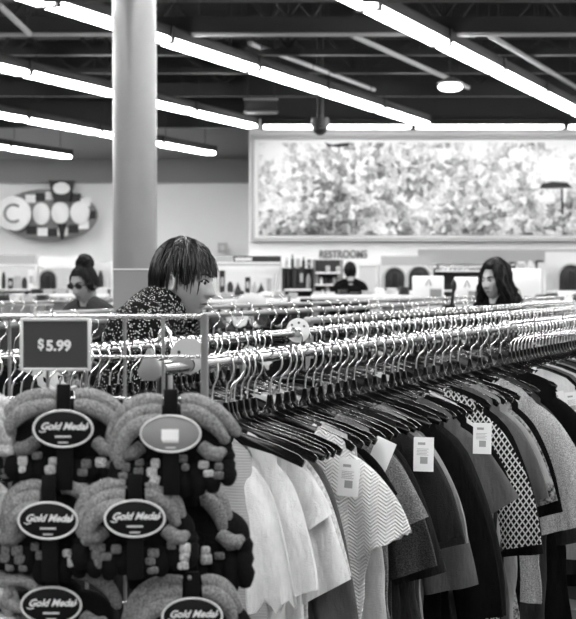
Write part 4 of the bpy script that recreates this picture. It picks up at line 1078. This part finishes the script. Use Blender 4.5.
shelf_unit(314, 342, 259.5, Y, .5, 'crowded dark shelf unit below the restroom sign', m_grey, [272, 284, 297], m_dark); goods(315, 341, 272, Y, .5, 5, .18, 'on the upper shelf below the restroom sign', 13); goods(315, 341, 284, Y, .5, 6, .17, 'on the middle shelf below the restroom sign', 14); goods(315, 341, 297, Y, .5, 5, .18, 'on the low shelf below the restroom sign', 15)
shelf_unit(434, 556, 268, 26.5, .5, 'long dark shelf along the wall behind the long haired shopper', m_dark, [270, 290, 302], m_dark); goods(436, 470, 270, 26.5, .5, 7, .1, 'on the long dark shelf by the long haired shopper', 16); goods(512, 552, 290, 26.5, .5, 7, .24, 'on the long dark shelf near the right edge', 17); goods(500, 545, 268, 26.5, .5, 5, .14, 'on top of the long dark shelf', 18)
def logo_box(px0, px1, py0, py1, Y, label, mark=True):
    u = Y / F; w = (px1 - px0) / 2 * u; h = (py1 - py0) * u; zb = wz(py1, Y)
    t = thing('white_display_panel', label, 'display panel', (wx((px0 + px1) / 2, Y), Y, 0))
    b = MB(); b.box(-w, w, 0, .12, zb, zb + h, .012); b.build('panel', m_white, t)
    b = MB(); b.box(-w * .9, w * .9, .02, .10, .02, zb); b.build('stand', m_pale, t, flat=True)
    if mark:
        b = MB(); b.tube([(-.03, -.004, zb + h * .62), (0, -.004, zb + h * .88), (.03, -.004, zb + h * .62)], .008, 6); b.build('peak_mark', m_grey, t)
        b = MB(); b.box(w * .1, w * .85, -.006, 0, zb + h * .14, zb + h * .48); b.build('dark_picture', m_grey, t, flat=True)
    else:
        b = MB(); b.ball((0, -.002, zb + h * .2), (.02, .01, .02)); b.build('knob', m_mid, t)
logo_box(413, 444, 276, 301, 20, 'white panel with peak mark and dark picture before the arches')
logo_box(455, 479, 277, 304, 20, 'white panel with dark picture just left of the long haired shopper')
logo_box(511, 541, 268.5, 304, 20, 'tall blank white panel right of the long haired shopper', False)
def low_table(px0, px1, py, Y, label, seed):
    x0, x1 = wx(px0, Y), wx(px1, Y); z = wz(py, Y); w = (x1 - x0) / 2
    t = thing('display_table', label, 'table', ((x0 + x1) / 2, Y, 0))
    b = MB(); b.box(-w, w, 0, .6, z - .05, z, .008); b.build('table_top', m_white, t)
    for sx in (-1, 1):
        for y in (.05, .55):
            b = MB(); b.box(sx * (w - .05) - .025, sx * (w - .05) + .025, y - .025, y + .025, 0, z - .05); b.build('leg', m_grey, t, flat=True)
    b = MB(); b.box(-w + .06, w - .06, .05, .55, .5, .54); b.build('lower_shelf', m_pale, t, flat=True)
    rnd = random.Random(seed); n = max(2, int((px1 - px0) / 12))
    for i in range(n):
        ww = 2 * w / n * .8; h = rnd.uniform(.03, .10); m, nm = rnd.choice([(m_pale, 'pale'), (m_dark, 'dark'), (m_white, 'white'), (m_mid, 'grey')])
        b = MB(); 
        for k in range(4): b.box(-ww / 2 + rnd.uniform(0, .01), ww / 2 - rnd.uniform(0, .01), 0, .4, h * k / 4, h * (k + 1) / 4 - .002, .008)
        o = b.build('folded_garment', m); o.location = (-w + (i + .5) * 2 * w / n + t.location.x, Y + .08, z); tag(o, f'{nm} folded garment lying on the {label.split(",")[0]}', 'folded clothes', f'{nm} folded clothes on the {label.split(",")[0]}')
low_table(312, 412, 295, 18.5, 'long white table, beyond the racks under the restroom sign', 31)
low_table(205, 300, 299, 19.5, 'white table below the display case, beyond the racks', 32)
low_table(28, 105, 294, 22, 'white table behind the hair bun shopper, at left', 33)
low_table(-20, 46, 301, 19, 'white table at far left, beyond the price sign', 34)
low_table(540, 600, 301, 18, 'white table at the right edge, beyond the racks', 35)
# pale dome shaped hat on a stand
t = thing('dome_hat', 'pale grey dome shaped hat above the far racks near the display case', 'hat', P(252, 304, 14.))
b = MB(); u = 14 / F; n = 28; b.tube([(0, 0, 0), (0, 0, 3 * u), (0, 0, 7 * u), (0, 0, 10 * u), (0, 0, 11.2 * u)], [17 * u, 16 * u, 13 * u, 7.5 * u, .5 * u], n); b.build('crown', m_mid, t)
b = MB(); b.tube([(0, 0, -1.2 * u), (0, 0, .3 * u)], [19.5 * u, 17 * u], n); b.build('brim', m_mid, t)
b = MB(); b.tube([(0, 0, -t.location.z), (0, 0, -1 * u)], .015, 10); b.build('stand', m_chrome, t)
# grey card holder before the column
Y = 7.6; t = thing('sign_holder', 'grey card in a clear holder standing before the column foot', 'sign holder', (wx(132, Y), Y, 0)); u = Y / F
b = MB(); b.box(-18.5 * u, 18.5 * u, -.002, .002, wz(312, Y), wz(269, Y)); b.build('card', m_grey, t, flat=True)
b = MB(); b.box(-19 * u, 19 * u, -.006, .006, wz(270, Y), wz(268.5, Y)); b.build('clip', m_pale, t, flat=True)
b = MB(); b.tube([(0, .01, 0), (0, .01, wz(312, Y))], .01, 10); b.build('pole', m_chrome, t)
# thin dark pole sign by the white panels
Y = 12.; t = thing('slim_pole', 'slim dark pole with a thick tip between the two white panels', 'pole', P(451, 312, Y)); u = Y / F
b = MB(); b.tube([(0, 0, 0), (2.5 * u, 0, 22 * u)], .011, 8); b.build('shaft', m_black, t); b = MB(); b.ball((3 * u, 0, 26 * u), (.018, .018, .045)); b.build('tip', m_black, t)
b = MB(); b.tube([(0, 0, -t.location.z), (0, 0, 0)], .012, 8); b.build('stand', m_black, t)

# ------------------------------------------------------------------ camera, world, exposure
w = bpy.data.worlds.new('store air'); SC.world = w; w.use_nodes = True
w.node_tree.nodes['Background'].inputs[0].default_value = (1, 1, 1, 1); w.node_tree.nodes['Background'].inputs[1].default_value = .02
cam = bpy.data.cameras.new('camera'); co = bpy.data.objects.new('camera', cam); COL.objects.link(co); SC.camera = co
cam.sensor_fit = 'HORIZONTAL'; cam.sensor_width = 24.; cam.lens = F / 576 * 24.
co.location = (0, 0, CZ); co.rotation_euler = (R(90) - math.atan((309.5 - HY) / F), 0, 0)
cam.clip_start = .05; cam.clip_end = 100
cam.dof.use_dof = True; cam.dof.focus_distance = 4.4; cam.dof.aperture_fstop = 7.5
SC.view_settings.view_transform = 'Standard'; SC.view_settings.look = 'None'; SC.view_settings.exposure = 0.; SC.view_settings.gamma = 1.; SC.view_settings.use_curve_mapping = False
SC.cycles.use_denoising = True; SC.cycles.max_bounces = 6; SC.cycles.diffuse_bounces = 3; SC.cycles.glossy_bounces = 3; SC.cycles.sample_clamp_indirect = 8.
